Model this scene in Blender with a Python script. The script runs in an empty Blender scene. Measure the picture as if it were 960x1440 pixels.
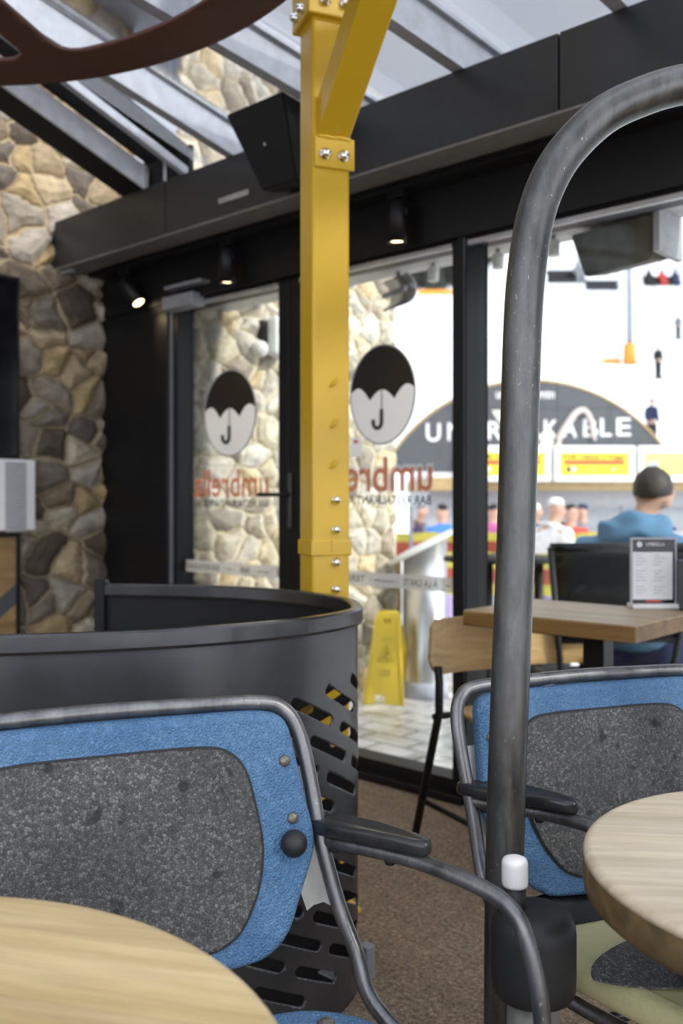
EXPOSURE = 0.0
SKY = 1.12
SKY_FILL = 3.2
FILL_DIR = (.85, -.4, .5)
SUN = 3.2
SUNDIR = (.85, .12, .52)
import bpy, bmesh, math, random
from mathutils import Vector, Matrix, noise
random.seed(7)
sc = bpy.context.scene
COL = sc.collection
PI = math.pi
F = 1300.0; HZ = 704.0; CAMZ = 1.07
PHI = math.atan2(1300.0, 1442.0)
PHI = math.radians(42.03)
S = math.sin(PHI); C = math.cos(PHI)

# ---------- placing: x to the right of the camera, d ahead of it, z up -> room coordinates
def cw(x, d, z): return Vector((C*x - S*d, S*x + C*d, z))
def at(px, py, d): return cw((px-480)/F*d, d, CAMZ-(py-HZ)/F*d)
def atY(px, py, Y):
    r = (px-480)/F; return at(px, py, Y/(C+S*r))
def atX(px, py, X):
    r = (px-480)/F; return at(px, py, X/(C*r-S))
def atZ(px, py, z):
    d = (CAMZ-z)*F/(py-HZ); return at(px, py, d)
def xof(px, Y): return atY(px, HZ, Y).x
def lin(r, g, b):
    f = lambda c: (c/255/12.92) if c/255 <= .04045 else ((c/255+.055)/1.055)**2.4
    return (f(r), f(g), f(b), 1)

# ---------- mesh collector
class G:
    def __init__(s): s.v = []; s.f = []; s.sm = []; s.mi = []; s.m = 0
    def add(s, vs, fs, smooth=False):
        o = len(s.v); s.v += [Vector(v) for v in vs]
        for f in fs: s.f.append([i+o for i in f]); s.sm.append(smooth); s.mi.append(s.m)
        return s
    def box(s, a, b, bev=0.0, rot=None, piv=None):
        bm = bmesh.new(); bmesh.ops.create_cube(bm, size=1)
        a = Vector(a); b = Vector(b); ce = (a+b)/2; sz = b-a
        for v in bm.verts: v.co = Vector((v.co.x*sz.x, v.co.y*sz.y, v.co.z*sz.z)) + ce
        if bev > 0: bmesh.ops.bevel(bm, geom=bm.edges[:], offset=bev, segments=2, affect='EDGES', profile=.5)
        s.frombm(bm, rot, piv if piv is not None else ce); return s
    def frombm(s, bm, rot=None, piv=None, smooth=False):
        if rot is not None:
            for v in bm.verts: v.co = rot @ (v.co-Vector(piv)) + Vector(piv)
        bm.verts.index_update()
        s.add([v.co.copy() for v in bm.verts], [[v.index for v in f.verts] for f in bm.faces], smooth); bm.free()
    def tube(s, pts, r, n=14, smooth_path=0, closed=False, cap=True, flat=1.0):
        P = [Vector(p) for p in pts]
        R = list(r) if isinstance(r, (list, tuple)) else [r]*len(P)
        if smooth_path: P, R = spline(P, smooth_path, closed, R)
        N = len(P); T = []
        for i in range(N):
            if closed: t = P[(i+1) % N]-P[i-1]
            else: t = P[min(i+1, N-1)]-P[max(i-1, 0)]
            T.append(t.normalized())
        up = Vector((0, 0, 1)) if abs(T[0].z) < .9 else Vector((1, 0, 0))
        nrm = (up - T[0]*up.dot(T[0])).normalized()
        vs = []; fs = []
        for i in range(N):
            nrm = (nrm - T[i]*nrm.dot(T[i])).normalized(); bn = T[i].cross(nrm)
            for k in range(n):
                a = 2*PI*k/n
                vs.append(P[i] + (nrm*math.cos(a)*flat + bn*math.sin(a))*R[i])
        rng = N if closed else N-1
        for i in range(rng):
            for k in range(n):
                j = (i+1) % N
                fs.append([i*n+k, i*n+(k+1) % n, j*n+(k+1) % n, j*n+k])
        s.add(vs, fs, True)
        if cap and not closed:
            s.add(vs[:n], [list(range(n))[::-1]]); s.add(vs[-n:], [list(range(n))])
        return s
    def lathe(s, prof, n=32, c=(0, 0, 0), rot=None):
        c = Vector(c); vs = []; fs = []
        for (r, z) in prof:
            for k in range(n):
                v = Vector((r*math.cos(2*PI*k/n), r*math.sin(2*PI*k/n), z))
                vs.append((rot @ v if rot else v)+c)
        for i in range(len(prof)-1):
            for k in range(n): fs.append([i*n+k, i*n+(k+1) % n, (i+1)*n+(k+1) % n, (i+1)*n+k])
        s.add(vs, fs, True)
        if prof[0][0] > 1e-6: s.add(vs[:n], [list(range(n))[::-1]])
        if prof[-1][0] > 1e-6: s.add(vs[-n:], [list(range(n))])
        return s
    def ball(s, c, r, n=16, m=10, sc_=(1, 1, 1), rot=None):
        pr = []
        for i in range(m+1):
            a = -PI/2+PI*i/m; pr.append((max(1e-5, r*math.cos(a)), r*math.sin(a)))
        o = len(s.v); s.lathe(pr, n)
        for i in range(o, len(s.v)):
            v = s.v[i]; v = Vector((v.x*sc_[0], v.y*sc_[1], v.z*sc_[2]))
            s.v[i] = (rot @ v if rot else v)+Vector(c)
        return s
    def prism(s, out, t, xf, rnd=0.0, seg=3):
        """closed 2-D outline (counter-clockwise), thickness t along +w, rounded rim; xf maps (u,v,w) to space"""
        n = len(out); out = [Vector((p[0], p[1])) for p in out]
        nr = []
        for i in range(n):
            e = (out[(i+1) % n]-out[i-1]).normalized(); nr.append(Vector((-e.y, e.x)))
        rings = []
        if rnd > 0:
            for k in range(seg+1):
                a = PI/2*k/seg; rings.append((rnd*(1-math.sin(a)), rnd*(1-math.cos(a))))
            for k in range(seg, -1, -1):
                a = PI/2*k/seg; rings.append((rnd*(1-math.sin(a)), t-rnd*(1-math.cos(a))))
        else: rings = [(0, 0), (0, t)]
        vs = []; fs = []
        for (ins, w) in rings:
            for i in range(n):
                p = out[i]+nr[i]*ins; vs.append(Vector(xf(p.x, p.y, w)))
        for k in range(len(rings)-1):
            for i in range(n): fs.append([k*n+i, k*n+(i+1) % n, (k+1)*n+(i+1) % n, (k+1)*n+i])
        s.add(vs, fs, rnd > 0)
        s.add(vs[:n], [list(range(n))[::-1]]); s.add(vs[-n:], [list(range(n))])
        return s

def spline(P, k, closed=False, R=None):
    out = []; ro = []; N = len(P)
    R = R or [0]*N
    segs = N if closed else N-1
    for i in range(segs):
        if closed: p0, p1, p2, p3 = P[i-1], P[i], P[(i+1) % N], P[(i+2) % N]
        else: p0, p1, p2, p3 = P[max(i-1, 0)], P[i], P[i+1], P[min(i+2, N-1)]
        for j in range(k):
            t = j/k
            out.append(.5*((2*p1)+(p2-p0)*t+(2*p0-5*p1+4*p2-p3)*t*t+(3*p1-p0-3*p2+p3)*t**3))
            ro.append(R[i]*(1-t)+R[(i+1) % N]*t)
    if not closed: out.append(P[-1].copy()); ro.append(R[-1])
    return out, ro
def smooth2(pts, k=6):
    return [(p.x, p.y) for p in spline([Vector((a, b, 0)) for a, b in pts], k, True)[0]]

def world_of(o):
    m = o.matrix_basis.copy()
    while o.parent: o = o.parent; m = o.matrix_basis @ m
    return m
def obj(name, g, mat, parent=None, world=False):
    me = bpy.data.meshes.new(name)
    vs = g.v
    if parent is not None and world:
        inv = world_of(parent).inverted(); vs = [inv @ v for v in vs]
    me.from_pydata([tuple(v) for v in vs], [], g.f)
    mats = mat if isinstance(mat, (list, tuple)) else [mat]
    for m in mats: me.materials.append(m)
    me.polygons.foreach_set('use_smooth', g.sm)
    me.polygons.foreach_set('material_index', g.mi)
    bm = bmesh.new(); bm.from_mesh(me); bmesh.ops.remove_doubles(bm, verts=bm.verts, dist=1e-6)
    bmesh.ops.recalc_face_normals(bm, faces=bm.faces); bm.to_mesh(me); bm.free()
    o = bpy.data.objects.new(name, me); COL.objects.link(o)
    if parent is not None: o.parent = parent
    return o
def tag(o, label, cat, group=None, kind=None):
    o['label'] = label; o['category'] = cat
    if group: o['group'] = group
    if kind: o['kind'] = kind
    return o
def thing(name, label, cat, loc=(0, 0, 0), rz=0.0, group=None):
    o = bpy.data.objects.new(name, None); COL.objects.link(o); o.empty_display_size = .1
    o.location = loc; o.rotation_euler = (0, 0, rz)
    o.matrix_basis = Matrix.Translation(Vector(loc)) @ Matrix.Rotation(rz, 4, 'Z')
    return tag(o, label, cat, group)
def struct(name, g, mat, parent=None, label=None, cat=None):
    o = obj(name, g, mat, parent)
    o['kind'] = 'structure'
    if label: o['label'] = label
    if cat: o['category'] = cat
    return o
def sthing(name, label, cat):
    o = thing(name, label, cat); o['kind'] = 'structure'; return o
def dup(root, loc, rz, label=None, group=None):
    r = root.copy(); COL.objects.link(r); r.location = loc; r.rotation_euler = (0, 0, rz)
    if label: r['label'] = label
    if group: r['group'] = group
    for ch in list(root.children):
        c = ch.copy(); COL.objects.link(c); c.parent = r
        for g in list(ch.children):
            d = g.copy(); COL.objects.link(d); d.parent = c
    return r

def sdf_sheet(g, fn, u0, u1, v0, v1, step, xf):
    """flat sheet kept where fn<0, cell edges cut on the outline"""
    nu = int(math.ceil((u1-u0)/step)); nv = int(math.ceil((v1-v0)/step))
    us = [u0+(u1-u0)*i/nu for i in range(nu+1)]; vsn = [v0+(v1-v0)*j/nv for j in range(nv+1)]
    val = [[fn(u, v) for v in vsn] for u in us]
    cache = {}; verts = []; faces = []
    def vid(key, u, v):
        if key not in cache: cache[key] = len(verts); verts.append(xf(u, v))
        return cache[key]
    for i in range(nu):
        for j in range(nv):
            cs = [(i, j), (i+1, j), (i+1, j+1), (i, j+1)]
            vv = [val[a][b] for a, b in cs]
            if min(vv) >= 0: continue
            poly = []
            for k in range(4):
                a, b = cs[k], cs[(k+1) % 4]; fa, fb = vv[k], vv[(k+1) % 4]
                if fa < 0: poly.append(vid(a, us[a[0]], vsn[a[1]]))
                if (fa < 0) != (fb < 0):
                    t = fa/(fa-fb)
                    key = (a, b) if a < b else (b, a)
                    poly.append(vid(key, us[a[0]]+(us[b[0]]-us[a[0]])*t, vsn[a[1]]+(vsn[b[1]]-vsn[a[1]])*t))
            if len(poly) >= 3: faces.append(poly)
    g.add(verts, faces, True)

def text_geo(txt, size, xf, width=None, extrude=.0, bold=0.0):
    cu = bpy.data.curves.new('tmp', 'FONT'); cu.body = txt; cu.size = 1.0
    cu.extrude = 0; cu.offset = bold; cu.align_x = 'LEFT'
    o = bpy.data.objects.new('tmp', cu); COL.objects.link(o)
    dg = bpy.context.evaluated_depsgraph_get(); me = bpy.data.meshes.new_from_object(o.evaluated_get(dg))
    bpy.data.objects.remove(o); bpy.data.curves.remove(cu)
    vs = [v.co.copy() for v in me.vertices]; fs = [list(p.vertices) for p in me.polygons]
    bpy.data.meshes.remove(me)
    xs = [v.x for v in vs]; x0, x1 = min(xs), max(xs); sx = (width/(x1-x0)) if width else size
    g = G(); g.add([xf((v.x-x0)*sx, v.y*size) for v in vs], fs); return g

# ---------- materials
def new_mat(name):
    m = bpy.data.materials.new(name); m.use_nodes = True; nt = m.node_tree
    b = nt.nodes['Principled BSDF']; return m, nt, b
def N(nt, t, **kw):
    n = nt.nodes.new(t)
    for k, v in kw.items():
        if k in n.inputs: n.inputs[k].default_value = v
        else: setattr(n, k, v)
    return n
def ramp(nt, fac, stops, interp='LINEAR'):
    r = nt.nodes.new('ShaderNodeValToRGB'); r.color_ramp.interpolation = interp
    el = r.color_ramp.elements
    while len(el) < len(stops): el.new(.5)
    for e, (p, c) in zip(el, stops): e.position = p; e.color = c
    nt.links.new(fac, r.inputs[0]); return r.outputs[0]
def coords(nt, scale=(1, 1, 1), rot=(0, 0, 0), kind='Object'):
    t = nt.nodes.new('ShaderNodeTexCoord'); mp = nt.nodes.new('ShaderNodeMapping')
    mp.inputs['Scale'].default_value = scale; mp.inputs['Rotation'].default_value = rot
    nt.links.new(t.outputs[kind], mp.inputs[0]); return mp.outputs[0]
def mix(nt, f, a, b, typ='MIX'):
    m = nt.nodes.new('ShaderNodeMix'); m.data_type = 'RGBA'; m.blend_type = typ
    for s_, v in ((0, f), (6, a), (7, b)):
        if hasattr(v, 'is_output'): nt.links.new(v, m.inputs[s_])
        else: m.inputs[s_].default_value = v
    return m.outputs[2]
def bump(nt, b, h, strength=.3, dist=.005):
    n = nt.nodes.new('ShaderNodeBump'); n.inputs['Strength'].default_value = strength; n.inputs['Distance'].default_value = dist
    nt.links.new(h, n.inputs['Height']); nt.links.new(n.outputs[0], b.inputs['Normal'])
def plain(name, col, rough=.5, metal=0.0, var=.12, scale=20, spec=None, bmp=0.0):
    m, nt, b = new_mat(name)
    n = N(nt, 'ShaderNodeTexNoise', Scale=scale, Detail=4.0); nt.links.new(coords(nt), n.inputs['Vector'])
    c0 = tuple(max(0, c*(1-var)) for c in col[:3])+(1,); c1 = tuple(min(1, c*(1+var)) for c in col[:3])+(1,)
    nt.links.new(ramp(nt, n.outputs['Fac'], [(.3, c0), (.7, c1)]), b.inputs['Base Color'])
    b.inputs['Roughness'].default_value = rough; b.inputs['Metallic'].default_value = metal
    if spec is not None: b.inputs['Specular IOR Level'].default_value = spec
    if bmp: bump(nt, b, n.outputs['Fac'], bmp, .003)
    return m

def stone_mat(name, axis, gain=1.0, pal=None, mort_c=(.42, .34, .22)):
    m, nt, b = new_mat(name); L = nt.links
    tc = nt.nodes.new('ShaderNodeTexCoord'); sp = nt.nodes.new('ShaderNodeSeparateXYZ'); L.new(tc.outputs['Object'], sp.inputs[0])
    cb = nt.nodes.new('ShaderNodeCombineXYZ')
    if axis == 'both':
        ad = nt.nodes.new('ShaderNodeMath'); L.new(sp.outputs['X'], ad.inputs[0]); L.new(sp.outputs['Y'], ad.inputs[1]); L.new(ad.outputs[0], cb.inputs[0])
    else: L.new(sp.outputs[axis], cb.inputs[0])
    zz = nt.nodes.new('ShaderNodeMath'); zz.operation = 'MULTIPLY'; zz.inputs[1].default_value = 1.2
    L.new(sp.outputs['Z'], zz.inputs[0]); L.new(zz.outputs[0], cb.inputs[1])
    nz = N(nt, 'ShaderNodeTexNoise', Scale=3.5, Detail=3.0); L.new(cb.outputs[0], nz.inputs['Vector'])
    va = nt.nodes.new('ShaderNodeVectorMath'); va.operation = 'MULTIPLY_ADD'
    L.new(nz.outputs['Color'], va.inputs[0]); va.inputs[1].default_value = (.16, .16, 0); L.new(cb.outputs[0], va.inputs[2])
    def vor(scale, feat):
        v = N(nt, 'ShaderNodeTexVoronoi', Scale=scale); v.voronoi_dimensions = '2D'; v.feature = feat; L.new(va.outputs[0], v.inputs['Vector']); return v
    f1 = vor(6.2, 'F1'); fe = vor(6.2, 'DISTANCE_TO_EDGE')
    wn = nt.nodes.new('ShaderNodeSeparateColor'); L.new(f1.outputs['Color'], wn.inputs[0])
    g = gain
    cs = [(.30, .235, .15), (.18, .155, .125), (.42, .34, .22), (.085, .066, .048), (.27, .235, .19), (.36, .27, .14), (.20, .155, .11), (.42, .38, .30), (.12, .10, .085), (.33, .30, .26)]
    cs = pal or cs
    stone = ramp(nt, wn.outputs[0], [(i/len(cs), (c[0]*g, c[1]*g, c[2]*g, 1)) for i, c in enumerate(cs)], 'CONSTANT')
    n2 = N(nt, 'ShaderNodeTexNoise', Scale=14.0, Detail=6.0, Roughness=.65); L.new(cb.outputs[0], n2.inputs['Vector'])
    stone = mix(nt, .75, stone, ramp(nt, n2.outputs['Fac'], [(.25, (.35, .33, .3, 1)), (.75, (1.5, 1.45, 1.35, 1))]), 'MULTIPLY')
    mort = ramp(nt, fe.outputs['Distance'], [(.03, (1, 1, 1, 1)), (.07, (0, 0, 0, 1))])
    colr = mix(nt, mort, stone, tuple(c*g for c in mort_c)+(1,)); L.new(colr, b.inputs['Base Color'])
    b.inputs['Roughness'].default_value = .85
    hgt = ramp(nt, fe.outputs['Distance'], [(.015, (0, 0, 0, 1)), (.07, (.55, .55, .55, 1)), (.3, (1, 1, 1, 1))])
    mm = nt.nodes.new('ShaderNodeMath'); mm.operation = 'MULTIPLY_ADD'; L.new(n2.outputs['Fac'], mm.inputs[0]); mm.inputs[1].default_value = .35; L.new(hgt, mm.inputs[2])
    m2 = nt.nodes.new('ShaderNodeMath'); m2.operation = 'MULTIPLY_ADD'; L.new(wn.outputs[1], m2.inputs[0]); m2.inputs[1].default_value = .35; L.new(mm.outputs[0], m2.inputs[2])
    dp = N(nt, 'ShaderNodeDisplacement', Midlevel=.3, Scale=.045); L.new(m2.outputs[0], dp.inputs['Height'])
    L.new(dp.outputs[0], nt.nodes['Material Output'].inputs['Displacement']); m.displacement_method = 'BOTH'
    return m

def wood_mat(name, c0, c1, plank=.1, axis=0, rough=.45, rot=0.0, dark=.55):
    m, nt, b = new_mat(name); L = nt.links
    v = coords(nt, (1, 1, 1), (0, 0, rot))
    sp = nt.nodes.new('ShaderNodeSeparateXYZ'); L.new(v, sp.inputs[0])
    d = nt.nodes.new('ShaderNodeMath'); d.operation = 'DIVIDE'; L.new(sp.outputs[1-axis], d.inputs[0]); d.inputs[1].default_value = plank
    fl = nt.nodes.new('ShaderNodeMath'); fl.operation = 'FLOOR'; L.new(d.outputs[0], fl.inputs[0])
    w = nt.nodes.new('ShaderNodeTexWhiteNoise'); w.noise_dimensions = '1D'; L.new(fl.outputs[0], w.inputs['W'])
    sc_ = [14, 14, 14]; sc_[axis] = 1.3
    mp = nt.nodes.new('ShaderNodeMapping'); mp.inputs['Scale'].default_value = sc_; L.new(v, mp.inputs[0])
    av = nt.nodes.new('ShaderNodeVectorMath'); L.new(mp.outputs[0], av.inputs[0]); L.new(w.outputs['Color'], av.inputs[1])
    ms = nt.nodes.new('ShaderNodeVectorMath'); ms.operation = 'SCALE'; ms.inputs['Scale'].default_value = 9; L.new(w.outputs['Color'], ms.inputs[0]); L.new(ms.outputs[0], av.inputs[1])
    n = N(nt, 'ShaderNodeTexNoise', Scale=1.6, Detail=7.0, Roughness=.6, Distortion=.8); L.new(av.outputs[0], n.inputs['Vector'])
    n3 = N(nt, 'ShaderNodeTexNoise', Scale=6.0, Detail=4.0); L.new(av.outputs[0], n3.inputs['Vector'])
    base = ramp(nt, n.outputs['Fac'], [(.3, c0), (.5, tuple((a+b_)/2 for a, b_ in zip(c0, c1))), (.72, c1)])
    base = mix(nt, .3, base, ramp(nt, n3.outputs['Fac'], [(.35, (dark, dark, dark, 1)), (.6, (1, 1, 1, 1))]), 'MULTIPLY')
    base = mix(nt, .55, base, ramp(nt, w.outputs['Value'], [(0, (.72, .70, .66, 1)), (1, (1.12, 1.1, 1.05, 1))]), 'MULTIPLY')
    L.new(base, b.inputs['Base Color']); b.inputs['Roughness'].default_value = rough
    bump(nt, b, n.outputs['Fac'], .08, .002); return m

def glass_mat(name, tint=(1, 1, 1, 1), refl=1.0):
    m, nt, b = new_mat(name); nt.nodes.remove(b); L = nt.links
    t = N(nt, 'ShaderNodeBsdfTransparent', Color=tint); g = N(nt, 'ShaderNodeBsdfGlossy', Roughness=.0)
    fr = N(nt, 'ShaderNodeFresnel', IOR=1.3); mu = nt.nodes.new('ShaderNodeMath'); mu.operation = 'MULTIPLY'; mu.inputs[1].default_value = refl
    L.new(fr.outputs[0], mu.inputs[0])
    mx = nt.nodes.new('ShaderNodeMixShader'); L.new(mu.outputs[0], mx.inputs[0]); L.new(t.outputs[0], mx.inputs[1]); L.new(g.outputs[0], mx.inputs[2])
    L.new(mx.outputs[0], nt.nodes['Material Output'].inputs[0]); return m
def film_mat(name, col, opacity):
    m, nt, b = new_mat(name); L = nt.links
    b.inputs['Base Color'].default_value = col; b.inputs['Roughness'].default_value = .5
    tl = N(nt, 'ShaderNodeBsdfTranslucent', Color=col); m0 = nt.nodes.new('ShaderNodeMixShader'); m0.inputs[0].default_value = .62
    L.new(b.outputs[0], m0.inputs[1]); L.new(tl.outputs[0], m0.inputs[2])
    t = nt.nodes.new('ShaderNodeBsdfTransparent'); mx = nt.nodes.new('ShaderNodeMixShader'); mx.inputs[0].default_value = opacity
    L.new(t.outputs[0], mx.inputs[1]); L.new(m0.outputs[0], mx.inputs[2]); L.new(mx.outputs[0], nt.nodes['Material Output'].inputs[0]); return m
def emit_mat(name, col, st):
    m, nt, b = new_mat(name); b.inputs['Base Color'].default_value = col
    b.inputs['Emission Color'].default_value = col; b.inputs['Emission Strength'].default_value = st; return m

def steel_mat(name, lo, hi, rough=.42, streak=True, metal=.85):
    m, nt, b = new_mat(name); L = nt.links
    n = N(nt, 'ShaderNodeTexNoise', Scale=26.0, Detail=8.0, Roughness=.7); L.new(coords(nt, (1, 1, .25)), n.inputs['Vector'])
    n2 = N(nt, 'ShaderNodeTexNoise', Scale=190.0, Detail=3.0); L.new(coords(nt, (1, 1, .5)), n2.inputs['Vector'])
    n3 = N(nt, 'ShaderNodeTexNoise', Scale=7.0, Detail=2.0); L.new(coords(nt), n3.inputs['Vector'])
    c = ramp(nt, n.outputs['Fac'], [(.3, lo), (.55, tuple((a+b_)/2 for a, b_ in zip(lo, hi))), (.75, hi)])
    sc1 = ramp(nt, n2.outputs['Fac'], [(.66, (0, 0, 0, 1)), (.74, (1, 1, 1, 1))])
    msk = mix(nt, 1.0, sc1, ramp(nt, n3.outputs['Fac'], [(.5, (0, 0, 0, 1)), (.65, (.8, .8, .8, 1))]), 'MULTIPLY')
    c = mix(nt, msk, c, (.5, .5, .49, 1)); L.new(c, b.inputs['Base Color'])
    b.inputs['Metallic'].default_value = metal
    L.new(ramp(nt, n.outputs['Fac'], [(.3, (rough-.1,)*3+(1,)), (.7, (rough+.12,)*3+(1,))]), b.inputs['Roughness'])
    bump(nt, b, n.outputs['Fac'], .08, .002); return m

def vinyl_mat(name, c0, c1, worn, bs=.85):
    m, nt, b = new_mat(name); L = nt.links
    v = coords(nt)
    vo = N(nt, 'ShaderNodeTexVoronoi', Scale=200.0); vo.feature = 'DISTANCE_TO_EDGE'; L.new(v, vo.inputs['Vector'])
    n = N(nt, 'ShaderNodeTexNoise', Scale=9.0, Detail=6.0, Roughness=.65); L.new(v, n.inputs['Vector'])
    n2 = N(nt, 'ShaderNodeTexNoise', Scale=70.0, Detail=5.0, Roughness=.7); L.new(v, n2.inputs['Vector'])
    c = ramp(nt, n.outputs['Fac'], [(.3, c0), (.7, c1)])
    c = mix(nt, ramp(nt, n2.outputs['Fac'], [(.6, (0, 0, 0, 1)), (.75, (.5, .5, .5, 1))]), c, worn)
    L.new(c, b.inputs['Base Color']); b.inputs['Roughness'].default_value = .5
    mm = nt.nodes.new('ShaderNodeMath'); mm.operation = 'MULTIPLY_ADD'; L.new(n2.outputs['Fac'], mm.inputs[0]); mm.inputs[1].default_value = .8; L.new(vo.outputs['Distance'], mm.inputs[2])
    bump(nt, b, mm.outputs[0], bs, .006 if bs > .5 else .003); return m
def foam_mat(name, gain=1.0):
    m, nt, b = new_mat(name); L = nt.links; v = coords(nt)
    vo = N(nt, 'ShaderNodeTexVoronoi', Scale=255.0); vo.feature = 'F1'; L.new(v, vo.inputs['Vector'])
    ve = N(nt, 'ShaderNodeTexVoronoi', Scale=255.0); ve.feature = 'DISTANCE_TO_EDGE'; L.new(v, ve.inputs['Vector'])
    n = N(nt, 'ShaderNodeTexNoise', Scale=5.0, Detail=4.0); L.new(v, n.inputs['Vector'])
    n2 = N(nt, 'ShaderNodeTexNoise', Scale=26.0, Detail=2.0); L.new(v, n2.inputs['Vector'])
    w = nt.nodes.new('ShaderNodeSeparateColor'); L.new(vo.outputs['Color'], w.inputs[0])
    g = gain
    c = ramp(nt, w.outputs[0], [(0, (.06*g, .06*g, .06*g, 1)), (.7, (.17*g, .165*g, .16*g, 1)), (1, (.30*g, .29*g, .28*g, 1))])
    c = mix(nt, 1.0, c, ramp(nt, ve.outputs['Distance'], [(.0, (.15, .15, .15, 1)), (.12, (1, 1, 1, 1))]), 'MULTIPLY')
    c = mix(nt, 1.0, c, ramp(nt, n.outputs['Fac'], [(.3, (.55, .55, .55, 1)), (.7, (1.25, 1.25, 1.25, 1))]), 'MULTIPLY')
    pit = ramp(nt, n2.outputs['Fac'], [(.27, (.12, .12, .12, 1)), (.33, (1, 1, 1, 1))])
    c = mix(nt, 1.0, c, pit, 'MULTIPLY'); L.new(c, b.inputs['Base Color']); b.inputs['Roughness'].default_value = .6
    mm = nt.nodes.new('ShaderNodeMath'); mm.operation = 'MULTIPLY_ADD'; L.new(pit, mm.inputs[0]); mm.inputs[1].default_value = 1.0; L.new(ve.outputs['Distance'], mm.inputs[2])
    bump(nt, b, mm.outputs[0], .6, .002); return m
def carpet_mat():
    m, nt, b = new_mat('carpet'); L = nt.links; v = coords(nt)
    n = N(nt, 'ShaderNodeTexNoise', Scale=85.0, Detail=4.0, Roughness=.85); L.new(v, n.inputs['Vector'])
    n2 = N(nt, 'ShaderNodeTexNoise', Scale=18.0, Detail=4.0); L.new(v, n2.inputs['Vector'])
    c = ramp(nt, n.outputs['Fac'], [(.32, (.07, .045, .026, 1)), (.5, (.22, .155, .1, 1)), (.68, (.46, .36, .26, 1))])
    c = mix(nt, .6, c, ramp(nt, n2.outputs['Fac'], [(.3, (.75, .72, .7, 1)), (.7, (1.2, 1.2, 1.2, 1))]), 'MULTIPLY')
    L.new(c, b.inputs['Base Color']); b.inputs['Roughness'].default_value = .95; bump(nt, b, n.outputs['Fac'], .7, .006); return m
def paving_mat():
    m, nt, b = new_mat('flagstone'); L = nt.links; v = coords(nt)
    br = N(nt, 'ShaderNodeTexBrick', Scale=1.6); br.inputs['Mortar Size'].default_value = .012; br.inputs['Color1'].default_value = (.74, .72, .70, 1); br.inputs['Color2'].default_value = (.64, .63, .62, 1); br.inputs['Mortar'].default_value = (.12, .12, .12, 1)
    L.new(v, br.inputs['Vector'])
    n = N(nt, 'ShaderNodeTexNoise', Scale=5.0, Detail=6.0); L.new(v, n.inputs['Vector'])
    c = mix(nt, .7, br.outputs['Color'], ramp(nt, n.outputs['Fac'], [(.3, (.6, .6, .6, 1)), (.7, (1.5, 1.5, 1.5, 1))]), 'MULTIPLY')
    L.new(c, b.inputs['Base Color'])
    L.new(ramp(nt, n.outputs['Fac'], [(.4, (.12, .12, .12, 1)), (.65, (.6, .6, .6, 1))]), b.inputs['Roughness'])
    bump(nt, b, n.outputs['Fac'], .15, .01); return m
def snow_mat():
    m, nt, b = new_mat('snow'); L = nt.links; v = coords(nt)
    n = N(nt, 'ShaderNodeTexNoise', Scale=.35, Detail=6.0); L.new(v, n.inputs['Vector'])
    L.new(ramp(nt, n.outputs['Fac'], [(.3, (.86, .88, .92, 1)), (.7, (.93, .94, .96, 1))]), b.inputs['Base Color'])
    b.inputs['Roughness'].default_value = .9; bump(nt, b, n.outputs['Fac'], .3, .3); return m
M = {}
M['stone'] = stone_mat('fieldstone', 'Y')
M['stone_sunlit'] = stone_mat('fieldstone_sunlit', 'both', 1.0, [(.66, .58, .43), (.52, .47, .38), (.74, .68, .54), (.36, .32, .27), (.62, .58, .52), (.70, .58, .38), (.55, .50, .42), (.72, .70, .64), (.42, .37, .30), (.66, .62, .55)], (.70, .62, .47))  # same stone as indoors, sunlight put into a paler palette
M['carpet'] = carpet_mat(); M['paving'] = paving_mat(); M['snow'] = snow_mat()
M['black'] = plain('black_powder_coat', (.006, .006, .0065), .42, spec=.3)
M['matt_black'] = plain('matt_black', (.008, .008, .009), .6, spec=.3)
M['fascia'] = plain('charcoal_fascia', (.014, .0145, .016), .35)
M['soffit_shine'] = plain('painted_soffit_shine', (.16, .15, .138), .4)  # dark soffit with its reflected light put into the grey colour
M['drum'] = plain('dark_sheet_steel', (.085, .085, .09), .30, .6, .25, 6)
M['rim'] = plain('worn_dark_steel', (.085, .085, .087), .26, .8, .25, 9)
M['rafter'] = plain('grey_rafter_paint', lin(160, 165, 174), .5)
M['alu'] = plain('brushed_aluminium', (.42, .42, .43), .35, .7)
M['greypanel'] = plain('blue_grey_panel', lin(170, 174, 190), .4)
M['yellow'] = plain('yellow_lacquer', (.56, .345, .012), .3, 0, .04, 3)
M['chrome'] = plain('chrome', (.82, .82, .82), .1, 1.0, .02)
M['steel'] = steel_mat('raw_steel_tube', (.065, .065, .065, 1), (.20, .20, .195, 1), .36)
M['steel_lt'] = steel_mat('bare_steel_tube', (.09, .09, .095, 1), (.30, .30, .30, 1), .36)
M['gusset'] = steel_mat('ground_steel_plate', (.17, .17, .155, 1), (.36, .36, .33, 1), .5, metal=.5)
M['blue'] = vinyl_mat('blue_vinyl', (.055, .14, .275, 1), (.10, .21, .36, 1), (.26, .36, .46, 1))
M['olive'] = vinyl_mat('olive_vinyl', (.44, .42, .21, 1), (.53, .50, .28, 1), (.62, .59, .38, 1), .3)
M['foam'] = foam_mat('grey_foam', .52); M['foam_lt'] = foam_mat('grey_foam_seat', .8)
M['seam'] = plain('black_seam', (.01, .01, .01), .7)
M['pad'] = plain('black_moulded_rubber', (.02, .02, .021), .25, 0, .3, 40)
M['rubber'] = plain('black_rubber', (.012, .012, .013), .55)
M['rust'] = plain('weathered_rivet', (.20, .18, .15), .5, .7, .4, 200)
M['white_pl'] = plain('white_plastic', (.75, .74, .72), .4, 0, .04)
M['wood'] = wood_mat('pale_oak', lin(188, 162, 114), lin(220, 198, 154), .11, 0, .42, .25)
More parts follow.
